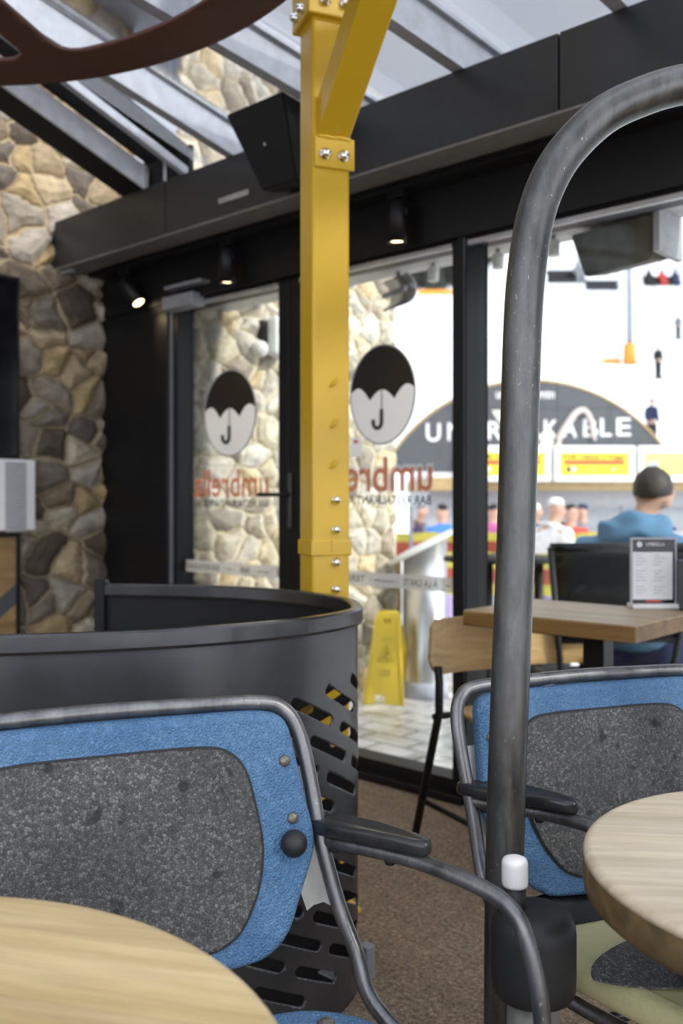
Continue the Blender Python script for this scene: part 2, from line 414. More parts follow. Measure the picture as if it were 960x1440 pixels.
M['wood_r'] = wood_mat('pale_ash', lin(190, 172, 142), lin(226, 212, 188), .085, 0, .42, .1)
M['wood_edge'] = wood_mat('oak_edge', lin(72, 56, 30), lin(112, 90, 52), .11, 0, .5, .25)
M['ply'] = wood_mat('beech_ply', lin(170, 138, 92), lin(205, 172, 120), .5, 0, .4)
M['tabl_edge'] = wood_mat('brown_oak_edge', lin(112, 80, 40), lin(158, 122, 70), .12, 0, .45)
M['tabl'] = wood_mat('brown_oak', lin(160, 135, 100), lin(200, 178, 140), .12, 0, .4)
M['redbrown'] = plain('red_brown_paint', (.068, .021, .013), .5, 0, .12, 5)
M['glass'] = glass_mat('clear_glass', (.95, .97, .96, 1), .75)
M['roofglass'] = glass_mat('roof_glass', (.95, .96, .97, 1), .5)
M['warm'] = emit_mat('warm_lamp', (1, .78, .45, 1), 6)
M['screen'] = plain('dark_screen', (.004, .004, .005), .15)
M['paper'] = plain('white_paper', (.72, .72, .72), .8, 0, .03)
M['print'] = plain('grey_print', (.30, .30, .31), .8, 0, .1, 60)
M['decal_dark'] = film_mat('brown_film', (.055, .045, .033, 1), .97)
M['decal_white'] = film_mat('white_film', (.92, .90, .87, 1), .88)
M['decal_strip'] = film_mat('frosted_strip', (.75, .72, .68, 1), .62)
M['decal_orange'] = film_mat('orange_film', (.60, .17, .08, 1), .9)
M['decal_halo'] = film_mat('pale_film', (.85, .82, .78, 1), .45)
M['ink'] = plain('dark_ink', (.03, .028, .026), .7)
M['slate'] = plain('slate_grey_panel', lin(78, 80, 84), .6, 0, .06, 2)
M['tan'] = plain('tan_panel', lin(176, 150, 104), .6)
M['lightgrey'] = plain('light_grey_wall', lin(175, 175, 180), .7)
M['letter'] = plain('white_letters', (.80, .79, .77), .5, 0, .02)
M['signyellow'] = plain('sign_yellow', (.80, .62, .03), .5, 0, .05)
M['signred'] = plain('sign_red', (.70, .07, .03), .5, 0, .05)
M['safety'] = plain('safety_yellow', (.75, .54, .03), .35, 0, .05, 4)
M['orange'] = plain('orange_pad', (.75, .28, .03), .6)
M['net_red'] = plain('orange_red_net', (.28, .05, .025), .8, 0, .3, 60)
M['net_yel'] = plain('yellow_net', (.40, .34, .05), .8, 0, .3, 60)
M['conifer'] = plain('conifer_green', (.05, .055, .045), .9, 0, .5, .4)
M['bark'] = plain('bark', (.06, .045, .03), .9)
M['skin'] = plain('skin', (.52, .30, .21), .5, 0, .06)
M['hair'] = plain('dark_brown_hair', (.025, .017, .012), .6, 0, .4, 90, bmp=.5)
M['hoodie'] = plain('blue_fleece', (.10, .22, .36), .9, 0, .12, 12)
M['galv'] = plain('galvanised_steel', (.30, .31, .33), .5, .4)
for nm, c in (('c_purple', (.05, .03, .09)), ('c_blue', (.05, .18, .55)), ('c_white', (.8, .78, .78)), ('c_red', (.5, .05, .04)), ('c_black', (.015, .015, .02)), ('c_grey', (.2, .2, .22)), ('c_navy', (.02, .03, .08)), ('c_pink', (.5, .12, .3)), ('c_lilac', (.4, .3, .55))):
    M[nm] = plain(nm[2:]+'_cloth', c, .85)
# ================= camera, sky, sun =================
cd = bpy.data.cameras.new('camera'); cam = bpy.data.objects.new('camera', cd); COL.objects.link(cam)
cam.location = (0, 0, CAMZ); cam.rotation_euler = (PI/2, 0, PHI)
cd.sensor_fit = 'HORIZONTAL'; cd.sensor_width = 24; cd.lens = F/960*24; cd.shift_y = -16/960
cd.clip_start = .05; cd.clip_end = 600
cd.dof.use_dof = True; cd.dof.focus_distance = 1.42; cd.dof.aperture_fstop = 3.6
sc.camera = cam
sc.view_settings.view_transform = 'Standard'; sc.view_settings.look = 'None'
sc.view_settings.gamma = 1; sc.view_settings.use_curve_mapping = False; sc.view_settings.exposure = EXPOSURE
w = bpy.data.worlds.new('sky'); sc.world = w; w.use_nodes = True
nt = w.node_tree; bg = nt.nodes['Background']
tc = nt.nodes.new('ShaderNodeTexCoord'); nz = N(nt, 'ShaderNodeTexNoise', Scale=2.2, Detail=4.0); nt.links.new(tc.outputs['Generated'], nz.inputs['Vector'])
nt.links.new(ramp(nt, nz.outputs['Fac'], [(.35, (.70, .75, .86, 1)), (.65, (.82, .84, .90, 1))]), bg.inputs['Color'])
# unseen sky behind the camera's right shoulder, made brighter to light the interior
dt = nt.nodes.new('ShaderNodeVectorMath'); dt.operation = 'DOT_PRODUCT'; nt.links.new(tc.outputs['Generated'], dt.inputs[0]); dt.inputs[1].default_value = Vector(FILL_DIR).normalized()
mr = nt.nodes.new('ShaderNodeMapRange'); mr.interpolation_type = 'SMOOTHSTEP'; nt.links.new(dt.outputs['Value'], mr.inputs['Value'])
mr.inputs['From Min'].default_value = -.05; mr.inputs['From Max'].default_value = .95; mr.inputs['To Min'].default_value = SKY; mr.inputs['To Max'].default_value = SKY_FILL
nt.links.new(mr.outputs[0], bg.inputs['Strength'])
def lamp(kind, name, loc, energy, color, **kw):
    l = bpy.data.lights.new(name, kind); l.energy = energy; l.color = color
    for k, v in kw.items(): setattr(l, k, v)
    o = bpy.data.objects.new(name, l); COL.objects.link(o); o.location = loc; return o
sun = lamp('SUN', 'sun', (5, -3, 8), SUN, (1, .95, .86), angle=math.radians(5))
sun.rotation_euler = Vector(SUNDIR).to_track_quat('Z', 'Y').to_euler()

# ================= shell =================
g = G(); g.box((-4.25, -4.5, -.14), (4.5, 2.88, 0)); struct('floor', g, M['carpet'])
def grid_wall(name, ax, c, a0, a1, z0, zt, step, mat, sign=1):
    g = G(); na = int((a1-a0)/step); vs = []; fs = []
    nzv = int((zt(a0)-z0)/step)
    for i in range(na+1):
        a = a0+(a1-a0)*i/na
        for k in range(nzv+1):
            z = z0+(zt(a)-z0)*k/nzv
            vs.append((c, a, z) if ax == 'X' else (a, c, z))
    for i in range(na):
        for k in range(nzv):
            q = [i*(nzv+1)+k, (i+1)*(nzv+1)+k, (i+1)*(nzv+1)+k+1, i*(nzv+1)+k+1]
            fs.append(q if sign > 0 else q[::-1])
    g.add(vs, fs, True); return g
def raw(name, g, mat, **kw):
    o = struct(name, g, mat, **kw)
    me = o.data; me.update()
    return o
XW = -4.1
gw = grid_wall('wall_left', 'X', XW, -1.6, 2.88, 0, lambda a: 4.7, .014, None)
def orient(o, n):
    me = o.data; bm = bmesh.new(); bm.from_mesh(me)
    for f in bm.faces:
        if f.normal.dot(Vector(n)) < 0: f.normal_flip()
    bm.to_mesh(me); bm.free()
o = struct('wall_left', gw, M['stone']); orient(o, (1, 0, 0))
# outside stone wall running away from the doors, with its end face
zt = lambda a: 3.47-.24*(a-3.217)
XO = -3.75
g = grid_wall('', 'X', XO, 2.9, 4.64, -.2, zt, .016, None)
vs0 = len(g.v)
ge = grid_wall('', 'Y', 4.64, -4.4, XO, -.2, lambda a: zt(4.64), .02, None)
o = struct('wall_outside', g, M['stone_sunlit']); orient(o, (1, 0, 0))
o = struct('wall_outside_end', ge, M['stone_sunlit']); orient(o, (0, 1, 0))
g = G(); 
g.add([(XO-.7, 2.5, zt(2.5)), (XO+.05, 2.5, zt(2.5)), (XO+.05, 4.72, zt(4.72)), (XO-.7, 4.72, zt(4.72)), (XO-.7, 2.5, zt(2.5)+.06), (XO+.05, 2.5, zt(2.5)+.06), (XO+.05, 4.72, zt(4.72)+.06), (XO-.7, 4.72, zt(4.72)+.06)],
      [[0, 3, 2, 1], [4, 5, 6, 7], [0, 1, 5, 4], [1, 2, 6, 5], [2, 3, 7, 6], [3, 0, 4, 7]])
struct('trim_11', g, M['greypanel'])
# fascia beam (three panels with open joints), soffit strip, header
YF = 2.415
g = G()
for a, b in ((-4.1, -3.189), (-3.183, -1.332), (-1.326, 4.4)): g.box((a, YF, 2.2), (b, YF+.02, 2.43), .003)
g.box((-4.1, YF+.02, 2.203), (4.4, 2.9, 2.427)); g.m = 1; g.box((-4.1, YF+.001, 2.194), (4.4, 2.54, 2.203)); struct('trim_1', g, [M['fascia'], M['soffit_shine']])
g = G(); g.box((-3.5, YF+.03, 2.432), (-3.055, YF+.05, 2.56)); struct('trim_45', g, M['matt_black'])
YG = 2.78
g = G(); g.box((-4.1, 2.69, 2.0), (4.4, 2.88, 2.203)); struct('trim_2', g, M['black'])
g = G(); g.box((-4.05, 2.6, 2.12), (4.4, 2.69, 2.203)); 
g = G(); g.box((-4.1, 2.6, 2.19), (4.4, 2.69, 2.203)); struct('trim_3', g, M['matt_black'])
# black post panel between stone wall and doors
g = G(); g.box((-4.1, 2.70, 0), (xof(239, 2.715)-.002, 2.86, 2.0), .004); struct('trim_4', g, M['black'])
# glazed roof: rafters
rx = [(-2.753, .204), (-2.19, .085), (-1.663, .045), (-1.12, .03), (-.58, .02), (-.04, .015), (.5, .015), (1.04, .015), (1.58, .015), (2.12, .015), (2.66, .015), (3.2, .015), (3.74, .015)]
ZR = 2.432; Y0 = 2.9; Y1 = -1.2
def raf(g, xa, xb, za, zb, t, y0=Y0, y1=Y1):
    P = []
    for y in (y0, y1):
        z = ZR+(YF-y)*t
        P += [(xa, y, z+za), (xb, y, z+za), (xb, y, z+zb), (xa, y, z+zb)]
    g.add(P, [[0, 1, 2, 3], [7, 6, 5, 4], [0, 4, 5, 1], [1, 5, 6, 2], [2, 6, 7, 3], [3, 7, 4, 0]])
k = 20
for x, t in rx:
    g = G(); raf(g, x-.045, x, 0, .115, t, 2.86); raf(g, x-.055, x+.018, .115, .132, t, 2.86); 
    struct('trim_%d' % k, g, M['rafter']); k += 1
# wall-side steel channel with its dark flashing and thin rail
T1 = .348
g = G(); raf(g, -3.50, -3.49, 0, .10, T1, YF+.02); raf(g, -3.49, -3.345, 0, .012, T1, YF+.02); raf(g, -3.50, -3.345, .085, .10, T1, YF+.02)
struct('trim_40', g, M['matt_black'])
g = G(); raf(g, -3.345, -3.331, 0, .10, T1, YF+.02); struct('trim_41', g, plain('lit_steel_paint', lin(215, 218, 226), .45))  # channel face coloured paler than the rafters to look lit under the flashing
g = G(); raf(g, -3.34, -3.06, .115, .13, T1, YF+.02)
struct('trim_42', g, M['matt_black'])
g = G(); raf(g, -3.085, -3.055, 0.0, .035, T1, YF+.02); struct('trim_43', g, M['rafter'])
g = G()
for xx in (-3.327, -3.20): g.box((xx, YF-.0, 2.432), (xx+.008, YF+.012, 2.52))
struct('trim_44', g, M['alu'])
# roof panes (each a thin slab on its two rafters)
edges = [(-3.06, .348)]+rx
for i in range(len(edges)-1):
    (xa, ta), (xb, tb) = edges[i], edges[i+1]
    g = G(); P = []
    for (x, t, of) in ((xa+.005, ta, .134), (xb-.06, tb, .134)):
        for y in (2.9, Y1):
            z = ZR+(YF-y)*t+(of if i or x != xa+.005 else .118)
            P += [(x, y, z), (x, y, z+.012)]
    g.add(P, [[0, 2, 6, 4], [1, 5, 7, 3], [0, 4, 5, 1], [2, 3, 7, 6], [0, 1, 3, 2], [4, 6, 7, 5]])
    struct('window_%d' % (i+10), g, M['roofglass'])
# ---------- doors and window
ZT = 2.0
def frame(g, xa, xb, y0, y1, sl, sr, top, bot):
    g.box((xa, y0, 0.0), (xa+sl, y1, ZT), .003); g.box((xb-sr, y0, 0.0), (xb, y1, ZT), .003)
    g.box((xa+sl, y0, ZT-top), (xb-sr, y1, ZT)); g.box((xa+sl, y0, 0), (xb-sr, y1, bot))
xl0, xl1 = xof(239, 2.715), xof(411, 2.74); xr1 = xof(658, 2.74)
d1 = sthing('door_1', 'black framed glass door by the stone wall, egg emblem and lettering on its pane', 'door')
d2 = sthing('door_2', 'black framed glass door behind the yellow post, egg emblem on its pane', 'door')
w1 = sthing('window_1', 'tall black framed window to the right of the glass doors', 'window')
for d, a, b, sl, sr in ((d1, xl0, xl1-.002, .05, .062), (d2, xl1+.002, xr1, .062, .055)):
    g = G(); frame(g, a, b, 2.72, 2.82, sl, sr, .015, .075); obj('frame', g, M['black'], d)
    g = G(); g.box((a+sl-.01, YG-.004, .07), (b-sr+.01, YG+.004, ZT-.01)); obj('glass', g, M['glass'], d)
    g = G(); g.box((a+sl, 2.716, ZT-.028), (b-sr, 2.735, ZT-.012)); obj('glazing_bead', g, M['alu'], d)
g = G(); g.box((xl0-.0, 2.712, .0), (xl0+.018, 2.722, ZT)); obj('edge_strip', g, M['alu'], d1)
# handle
xh = xof(409, 2.72); zh = CAMZ+.005
g = G(); g.box((xh-.010, 2.706, zh-.12), (xh+.010, 2.72, zh+.11), .004); hd = obj('handle_plate', g, plain('bronze_plate', (.07, .06, .05), .5, .5), d1)
g = G(); g.tube([(xh, 2.72, zh+.02), (xh, 2.665, zh+.02), (xh-.03, 2.66, zh+.02), (xh-.135, 2.66, zh+.02)], .0085, 10, 4); obj('lever', g, M['black'], hd)
# closer at the top of the left door
p0 = atY(232, 420, 2.66); p1 = atY(278, 412, 2.66)
g = G(); g.box((p0.x, 2.64, 1.955), (p0.x+.22, 2.716, 2.015), .004); cl = obj('door_closer', g, M['galv'], d1)
g = G(); g.box((p0.x+.03, 2.63, 2.045), (p0.x+.29, 2.69, 2.06), .003); obj('closer_arm', g, M['galv'], cl)
# jamb post between the doors and the right window
xm0 = xr1; xm1 = xof(684, 2.845)
g = G(); g.box((xm0+.001, 2.70, 0), (xm1-.022, 2.86, ZT), .004); struct('trim_5', g, M['black'])
g = G(); g.box((xm1-.022, 2.712, 0.0), (xm1-.004, 2.84, ZT), .003); obj('edge_strip', g, M['greypanel'], w1)
g = G(); g.box((xm1-.004, 2.71, 0), (xm1+.004, 2.83, ZT)); g.box((xm1, 2.70, 0), (4.4, 2.86, .075)); g.box((xm1, 2.72, ZT-.012), (4.4, 2.82, ZT)); 
for xx in (.35, 2.3): g.box((xx, 2.70, .07), (xx+.07, 2.84, ZT))
obj('frame', g, M['black'], w1)
g = G(); g.box((xm1, 2.716, ZT-.028), (4.4, 2.735, ZT-.012)); obj('glazing_bead', g, M['alu'], w1)
g = G(); g.box((xm1+.003, YG-.004, .07), (4.4, YG+.004, ZT-.01)); obj('glass', g, M['glass'], w1)
# threshold
g = G(); g.box((-4.0, 2.68, .0), (xm1, 2.9, .03), .004); struct('trim_6', g, M['black'])
# blue-grey reveal panel outside the left door, canopy soffit outside
g = G(); g.box((-3.76, 2.865, -.14), (-3.70, 2.985, 2.05)); struct('trim_7', g, M['greypanel'])
g = G(); g.box((-3.7, 2.885, 2.06), (4.4, 3.2, 2.2)); struct('trim_8', g, plain('canopy_soffit', lin(200, 198, 196), .6))
# decals on the panes (seen from their back, so the writing runs right to left)
YD = 2.771
def dec(name, g, m, d): return obj(name, g, m, d)
def egg(d, cx, top, bot, hw):
    ctr = atY(cx, (top+bot)/2, YD); x0 = atY(cx-hw, HZ, YD).x; x1 = atY(cx+hw, HZ, YD).x
    zt_ = atY(cx, top, YD).z; zb = atY(cx, bot, YD).z; a = (x1-x0)/2; xc = (x0+x1)/2; zc = zb+(zt_-zb)*.50; hu = zt_-zc; hl = zc-zb
    def pt(t, k=1.0):
        c, s_ = math.cos(t), math.sin(t); return (xc+a*k*c, zc+(hu if s_ > 0 else hl)*k*s_)
    out = [pt(2*PI*i/64) for i in range(64)]
    # scalloped canopy edge: three arcs
    t0 = math.radians(4); pr = pt(t0); pl = pt(PI-t0)
    sc_pts = []
    cols = [pl[0], xc-a*.38, xc+a*.38, pr[0]]
    zs = [pl[1], zc-hl*.10, zc-hl*.10, pr[1]]
    for k_ in range(3):
        for j in range(9):
            u = j/8; x = cols[k_]*(1-u)+cols[k_+1]*u; z = zs[k_]*(1-u)+zs[k_+1]*u
            sc_pts.append((x, z+a*(.24 if k_ == 1 else .2)*math.sin(PI*u)))
    top_arc = [pt(t0+(PI-2*t0)*i/30) for i in range(31)]           # right -> left over the top
    up = top_arc+sc_pts[1:-1]
    g = G(); g.prism(up, .0015, lambda u, v, w: (u, YD-w, v)); dec('emblem_canopy', g, M['decal_dark'], d)
    low_arc = [pt(PI-t0+(PI+2*t0)*i/30) for i in range(31)]
    lo = low_arc+[(x, z-.001) for x, z in sc_pts[::-1][1:-1]]
    g = G(); g.prism(lo, .0015, lambda u, v, w: (u, YD-w, v)); dec('emblem_base', g, M['decal_white'], d)
    g = G(); g.tube([(xc, YD-.003, zc+a*.16), (xc, YD-.003, zc-hl*.30)], a*.012, 6)
    hk = [(xc, zc-hl*.30), (xc, zc-hl*.52)]+[(xc-a*.13+a*.13*math.cos(b), zc-hl*.56-a*.14*math.sin(b)) for b in [PI*i/6 for i in range(7)]]+[(xc-a*.26, zc-hl*.50)]
    g.tube([(x, YD-.003, z) for x, z in hk], a*.05, 8)
    dec('emblem_handle', g, M['ink'], d)
    g = G(); g.tube([(x, YD-.001, z) for x, z in out], a*.022, 6, closed=True); dec('emblem_outline', g, M['print'], d)
egg(d1, 324, 520.5, 641, 36); egg(d2, 538.5, 485, 624, 45.5)
def mirrored(d, txt, pxl, pxr, pyt, pyb, m, name='lettering', bold=0.0, cap=.7, Y=YD):
    xr_ = atY(pxr, HZ, Y).x; xl_ = atY(pxl, HZ, Y).x; pm = (pxl+pxr)/2
    zb = atY(pm, pyb, Y).z; zt_ = atY(pm, pyt, Y).z
    g = text_geo(txt, (zt_-zb)/cap, lambda x, y: (xr_-x, Y-.002, zb+y), width=xr_-xl_, bold=bold)
    return dec(name, g, m, d)
mirrored(d1, 'umbrella', 273, 378, 657, 698, M['decal_orange'], bold=.012, cap=.74)
mirrored(d1, 'BAR RESTAURANT APRÈS SKI', 275, 378, 703, 713, M['ink'], bold=.012)
mirrored(d2, 'umbrella', 447, 608, 640, 690, M['decal_orange'], bold=.012, cap=.74)
mirrored(d2, 'umbrella', 445.5, 609.5, 638.5, 689, M['decal_halo'], 'lettering_halo', bold=.05, cap=.72, Y=YD+.006)
mirrored(d2, 'BAR RESTAURANT APRÈS SKI', 449, 606, 697, 709, M['ink'], bold=.012)
def strip(d, a, b):
    g = G(); g.box((a, YD-.001, .735), (b, YD+.001, .789)); dec('frosted_strip', g, M['decal_strip'], d)
strip(d1, xl0+.05, xl1-.064); strip(d2, xl1+.064, xr1-.055)
M['strip_ink'] = film_mat('strip_ink', (.10, .09, .08, 1), .8)
def zt_text(d, txt, a, b, h=.026, z=.749):
    xa = atY(a, HZ, YD).x; xb = atY(b, HZ, YD).x
    g = text_geo(txt, h/.7, lambda x, y: (xb-x, YD-.004, z+y), width=xb-xa, bold=.01); dec('strip_lettering', g, M['strip_ink'], d)
zt_text(d2, 'À LA CARTE', 568, 616); zt_text(d2, 'TERRASSE', 462, 514); zt_text(d2, '~ restaurant ~', 521, 562, .012, .755); zt_text(d2, '~ ski', 627, 642, .010, .755)
zt_text(d1, 'BAR', 338, 351); zt_text(d1, 'BAR-RESTAURANT', 262, 309); zt_text(d1, 'SKI', 390, 398); zt_text(d1, '~ apres ~', 358, 384, .012, .755); zt_text(d1, '~ ski ~', 315, 332, .012, .755)
g = G(); a = atY(493, 616, YD); b = atY(508, 642, YD); g.box((a.x, YD-.001, b.z), (b.x, YD+.001, a.z)); ns = dec('notice_sticker', g, M['decal_white'], d2)
g = G(); a = atY(498, 619, YD); b = atY(503.5, 623, YD); g.box((a.x, YD-.003, b.z), (b.x, YD-.002, a.z)); obj('red_mark', g, M['signred'], ns)
# ================= curved steel counter screen =================
ZD = .838
path = [(-1.35, 1.62), (-.95, 1.57), (-.583, 1.60), (-.30, 1.685), (-.10, 1.81), (.012, 1.955), (.034, 2.07), (.0, 2.225), (-.13, 2.40), (-.35, 2.53), (-.675, 2.60)]
PW = [cw(x, d, 0) for x, d in path]
fine = spline(PW, 40)[0]
cum = [0.0]
for i in range(1, len(fine)): cum.append(cum[-1]+(fine[i]-fine[i-1]).length)
LEN = cum[-1]
import bisect
def on_path(u):
    u = min(max(u, 0), LEN-1e-6); i = bisect.bisect_right(cum, u)-1; i = min(i, len(fine)-2)
    t = (u-cum[i])/(cum[i+1]-cum[i]); return fine[i].lerp(fine[i+1], t), (fine[i+1]-fine[i]).normalized()
A_ = math.radians(-27); ca, sa = math.cos(A_), math.sin(A_)
PA, PB, HL, RD = .168, .052, .058, .0108
def slots(u, v):
    if v < .03 or v > .73: return -1
    lim = .665 - .0
    a = u*ca+v*sa; b = -u*sa+v*ca
    k = math.floor(b/PB); best = 9
    for kk in (k, k+1):
        aa = a - (PA/2 if kk % 2 else 0); ka = round(aa/PA)
        # slot centre back in (u, v) to keep whole slots only
        ac = ka*PA+(PA/2 if kk % 2 else 0); bc = kk*PB
        uc = ac*ca-bc*sa; vc = ac*sa+bc*ca
        if vc < .07 or vc > .668 or uc < .18 or uc > LEN-.12 or .385 < vc < .43: continue
        da = max(abs(a-ac)-HL, 0); db = b-bc; best = min(best, math.hypot(da, db)-RD)
    return -best
ctr = thing('counter_screen', 'dark curved steel counter screen with slanted slots, wrapped in front of the yellow post', 'screen', cw(-.4, 2.08, 0))
g = G(); sdf_sheet(g, slots, 0, LEN, .004, ZD-.02, .0075, lambda u, v: on_path(u)[0]+Vector((0, 0, v)))
sh = obj('perforated_sheet', g, [M['drum'], M['matt_black']], ctr, True)
md = sh.modifiers.new('thickness', 'SOLIDIFY'); md.thickness = .004; md.offset = 0; md.material_offset = 1
SHEET = sh
# flat bar rim
g = G(); vs = []; fs = []; n = 0
prof = [(-.010, -.036), (.010, -.036), (.013, -.030), (.013, -.004), (.009, 0.0), (-.009, 0.0), (-.013, -.004), (-.013, -.030)]
st = 150
for i in range(st+1):
    p, t = on_path(LEN*i/st); nn = Vector((t.y, -t.x, 0))
    for (o_, z) in prof: vs.append(p+nn*o_+Vector((0, 0, ZD+z)))
for i in range(st):
    for k_ in range(8): fs.append([i*8+k_, i*8+(k_+1) % 8, (i+1)*8+(k_+1) % 8, (i+1)*8+k_])
fs += [list(range(8)), [st*8+k_ for k_ in range(8)][::-1]]
g.add(vs, fs, False); obj('rim_bar', g, M['rim'], ctr, True)
pe, te = on_path(LEN-.001)
g = G(); g.box(pe+Vector((-.016, -.016, 0)), pe+Vector((.016, .016, ZD+.012)), .003, Matrix.Rotation(math.atan2(te.y, te.x), 3, 'Z')); obj('end_upright', g, M['black'], ctr, True)
for u in (.6, 1.15, 1.62, 2.1, LEN-.3):
    g = G(); p, t = on_path(u); nn = Vector((t.y, -t.x, 0))
    g.box(p-nn*.045-Vector((.03, .03, 0)), p-nn*.045+Vector((.03, .03, .012)), .002)
    obj('floor_cleat', g, M['galv'], ctr, True)

g = G(); pl2 = [(p.x, p.y) for p in fine[::8]]
aa = sum(pl2[i][0]*pl2[(i+1) % len(pl2)][1]-pl2[(i+1) % len(pl2)][0]*pl2[i][1] for i in range(len(pl2)))
if aa < 0: pl2 = pl2[::-1]
g.prism(pl2, .008, lambda u, v, w: (u, v, .001+w)); obj('shade_plate', g, M['matt_black'], ctr, True)  # dark sheet added to stand in for the shade inside the screen
p, t = on_path(max((LEN*i/400 for i in range(401)), key=lambda u: (C*on_path(u)[0].x+S*on_path(u)[0].y)/(-S*on_path(u)[0].x+C*on_path(u)[0].y))+.03); nn = Vector((t.y, -t.x, 0)); g = G(); g.box(p+nn*.022-Vector((.014, .014, 0)), p+nn*.022+Vector((.014, .014, .075)), .002); obj('corner_foot', g, M['galv'], ctr, True)

# ================= yellow post with brace =================
s_ = .104; TH = math.radians(21)
pc = cw(-.045, 2.44, 0)
post = thing('yellow_post', 'tall yellow square steel post with bolted brace, rising behind the curved dark screen', 'post', pc, PHI+TH)
h = s_/2
def bolt(g, x, z, y, r=.012, rr=None):
    g.lathe([(r*1.15, 0), (r*1.15, .004), (r*.9, .005), (r*.9, .011), (r*.62, .017), (1e-5, .018)], 18, (x, y, z), Matrix.Rotation(PI/2, 3, 'X') if rr is None else rr)
g = G(); g.box((-h, -h, .012), (h, h, 3.15), .008); obj('shaft', g, M['yellow'], post)
g = G(); g.box((-.075, -.075, 0), (.075, .075, .012), .003); obj('base_plate', g, M['yellow'], post)
zb_ = CAMZ-(775-HZ)/F*2.39
g = G(); g.box((-h-.004, -h-.004, zb_-.012), (h+.004, h+.004, zb_+.028), .003); g.box((-.0015, -h-.0055, zb_-.004), (.0015, -h-.003, zb_+.028)); obj('splice_band', g, M['yellow'], post)
zz = lambda y: CAMZ-(y-HZ)/F*2.385
for y in (703, 745, 791, 829):
    g = G(); bolt(g, .012, zz(y), -h, .0105); obj('bolt', g, M['chrome'], post)
for y in (537, 595, 652):
    g = G(); zc = zz(y)
    g.tube([(-.002+.016*t, -h-.004-.012*math.sin(PI*min(t*1.1, 1)*.6), zc-.010+.022*t*t) for t in [i/8 for i in range(9)]], .0028, 8); obj('hook', g, M['yellow'], post)
# foot plate of the brace with two bolts
zp = zz(217)
g = G(); g.box((-h+.004, -h-.009, zp-.036), (h+.010, -h, zp+.045), .003); pl = obj('brace_foot', g, M['yellow'], post)
for x in (-.020, .030):
    g = G(); bolt(g, x, zp-.002, -h-.009, .0135); obj('bolt', g, M['chrome'], pl)
# brace: square tube rising away from the post face
bt = .088/2; Lb = 1.0; el = math.atan2(.215, .30)
ax = Vector((0, -math.cos(el), math.sin(el)))
st_ = Vector((.006, -h+.02, zp+.055)); g = G()
upv = Vector((0, math.sin(el), math.cos(el))); vs = []
for t in (0, 1):
    for a, b in ((-1, -1), (1, -1), (1, 1), (-1, 1)):
        p = st_+ax*(Lb*t)+Vector((bt*a, 0, 0))+upv*(bt*b*.9)
        if t == 0: p.y = -h+.0; p.z = st_.z + (.018 if b < 0 else .12) - .03
        vs.append(p)
bm = bmesh.new(); bv = [bm.verts.new(v) for v in vs]
for q in ((3, 2, 1, 0), (4, 5, 6, 7), (0, 1, 5, 4), (1, 2, 6, 5), (2, 3, 7, 6), (3, 0, 4, 7)): bm.faces.new([bv[i] for i in q])
bmesh.ops.bevel(bm, geom=bm.edges[:], offset=.004, segments=2, affect='EDGES', profile=.5); g.frombm(bm)
br = obj('brace', g, M['yellow'], post)
g = G(); g.tube([(-.04, -h-.006, zp+.042), (-.02, -h-.008, zp+.044), (0, -h-.007, zp+.042), (.025, -h-.008, zp+.044), (.05, -h-.006, zp+.042)], .006, 8, 3); obj('weld_bead', g, M['yellow'], br)
# collar with bolts above
zc = zz(25)
g = G(); g.box((-h-.016, -h-.016, zc), (h+.016, h+.016, zc+.16), .004); co = obj('collar', g, M['yellow'], post)
for x in (-.022, .032):
    g = G(); bolt(g, x, zc+.038, -h-.016, .0135); obj('bolt', g, M['chrome'], co)
for y in (-.02, .03):
    g = G(); bolt(g, -h-.016, zc+.03, y, .012, Matrix.Rotation(-PI/2, 3, 'Y')); g2 = obj('bolt', g, M['chrome'], co)

# ================= bull wheel overhead =================
wc = cw(-1.115, 1.673, 2.36); R1, R2 = 1.205, 1.05
wh = thing('bull_wheel', 'large red-brown spoked steel wheel hanging level under the glass roof', 'wheel', wc, PHI)
spa = [math.radians(75.8+45*i) for i in range(8)]
def smin(a, b, k): hh = max(k-abs(a-b), 0)/k; return min(a, b)-hh*hh*k*.25
def wheel_sdf(u, v):
    r = math.hypot(u, v)
    d = max(r-R1, R2-r)
    hub = r-.24; d = min(d, hub) if r < .9 else d
    sp = 9
    for a in spa:
        al = u*math.cos(a)+v*math.sin(a); ac = abs(-u*math.sin(a)+v*math.cos(a))
        if al > 0 and r < R1: sp = min(sp, ac-.052)
    d = smin(d, sp, .075)
    return max(d, r-R1)
g = G(); sdf_sheet(g, wheel_sdf, -1.36, 1.36, -1.36, 1.36, .025, lambda u, v: (u, v, 0))
ws = obj('wheel_plate', g, M['redbrown'], wh); md = ws.modifiers.new('thickness', 'SOLIDIFY'); md.thickness = .012; md.offset = 1
ws.data.flip_normals() if ws.data.polygons[0].normal.z < 0 else None
g = G(); g.lathe([(.13, -.05), (.13, .0), (.13, .06), (.05, .07), (.05, .115)], 32); obj('hub', g, M['redbrown'], wh)

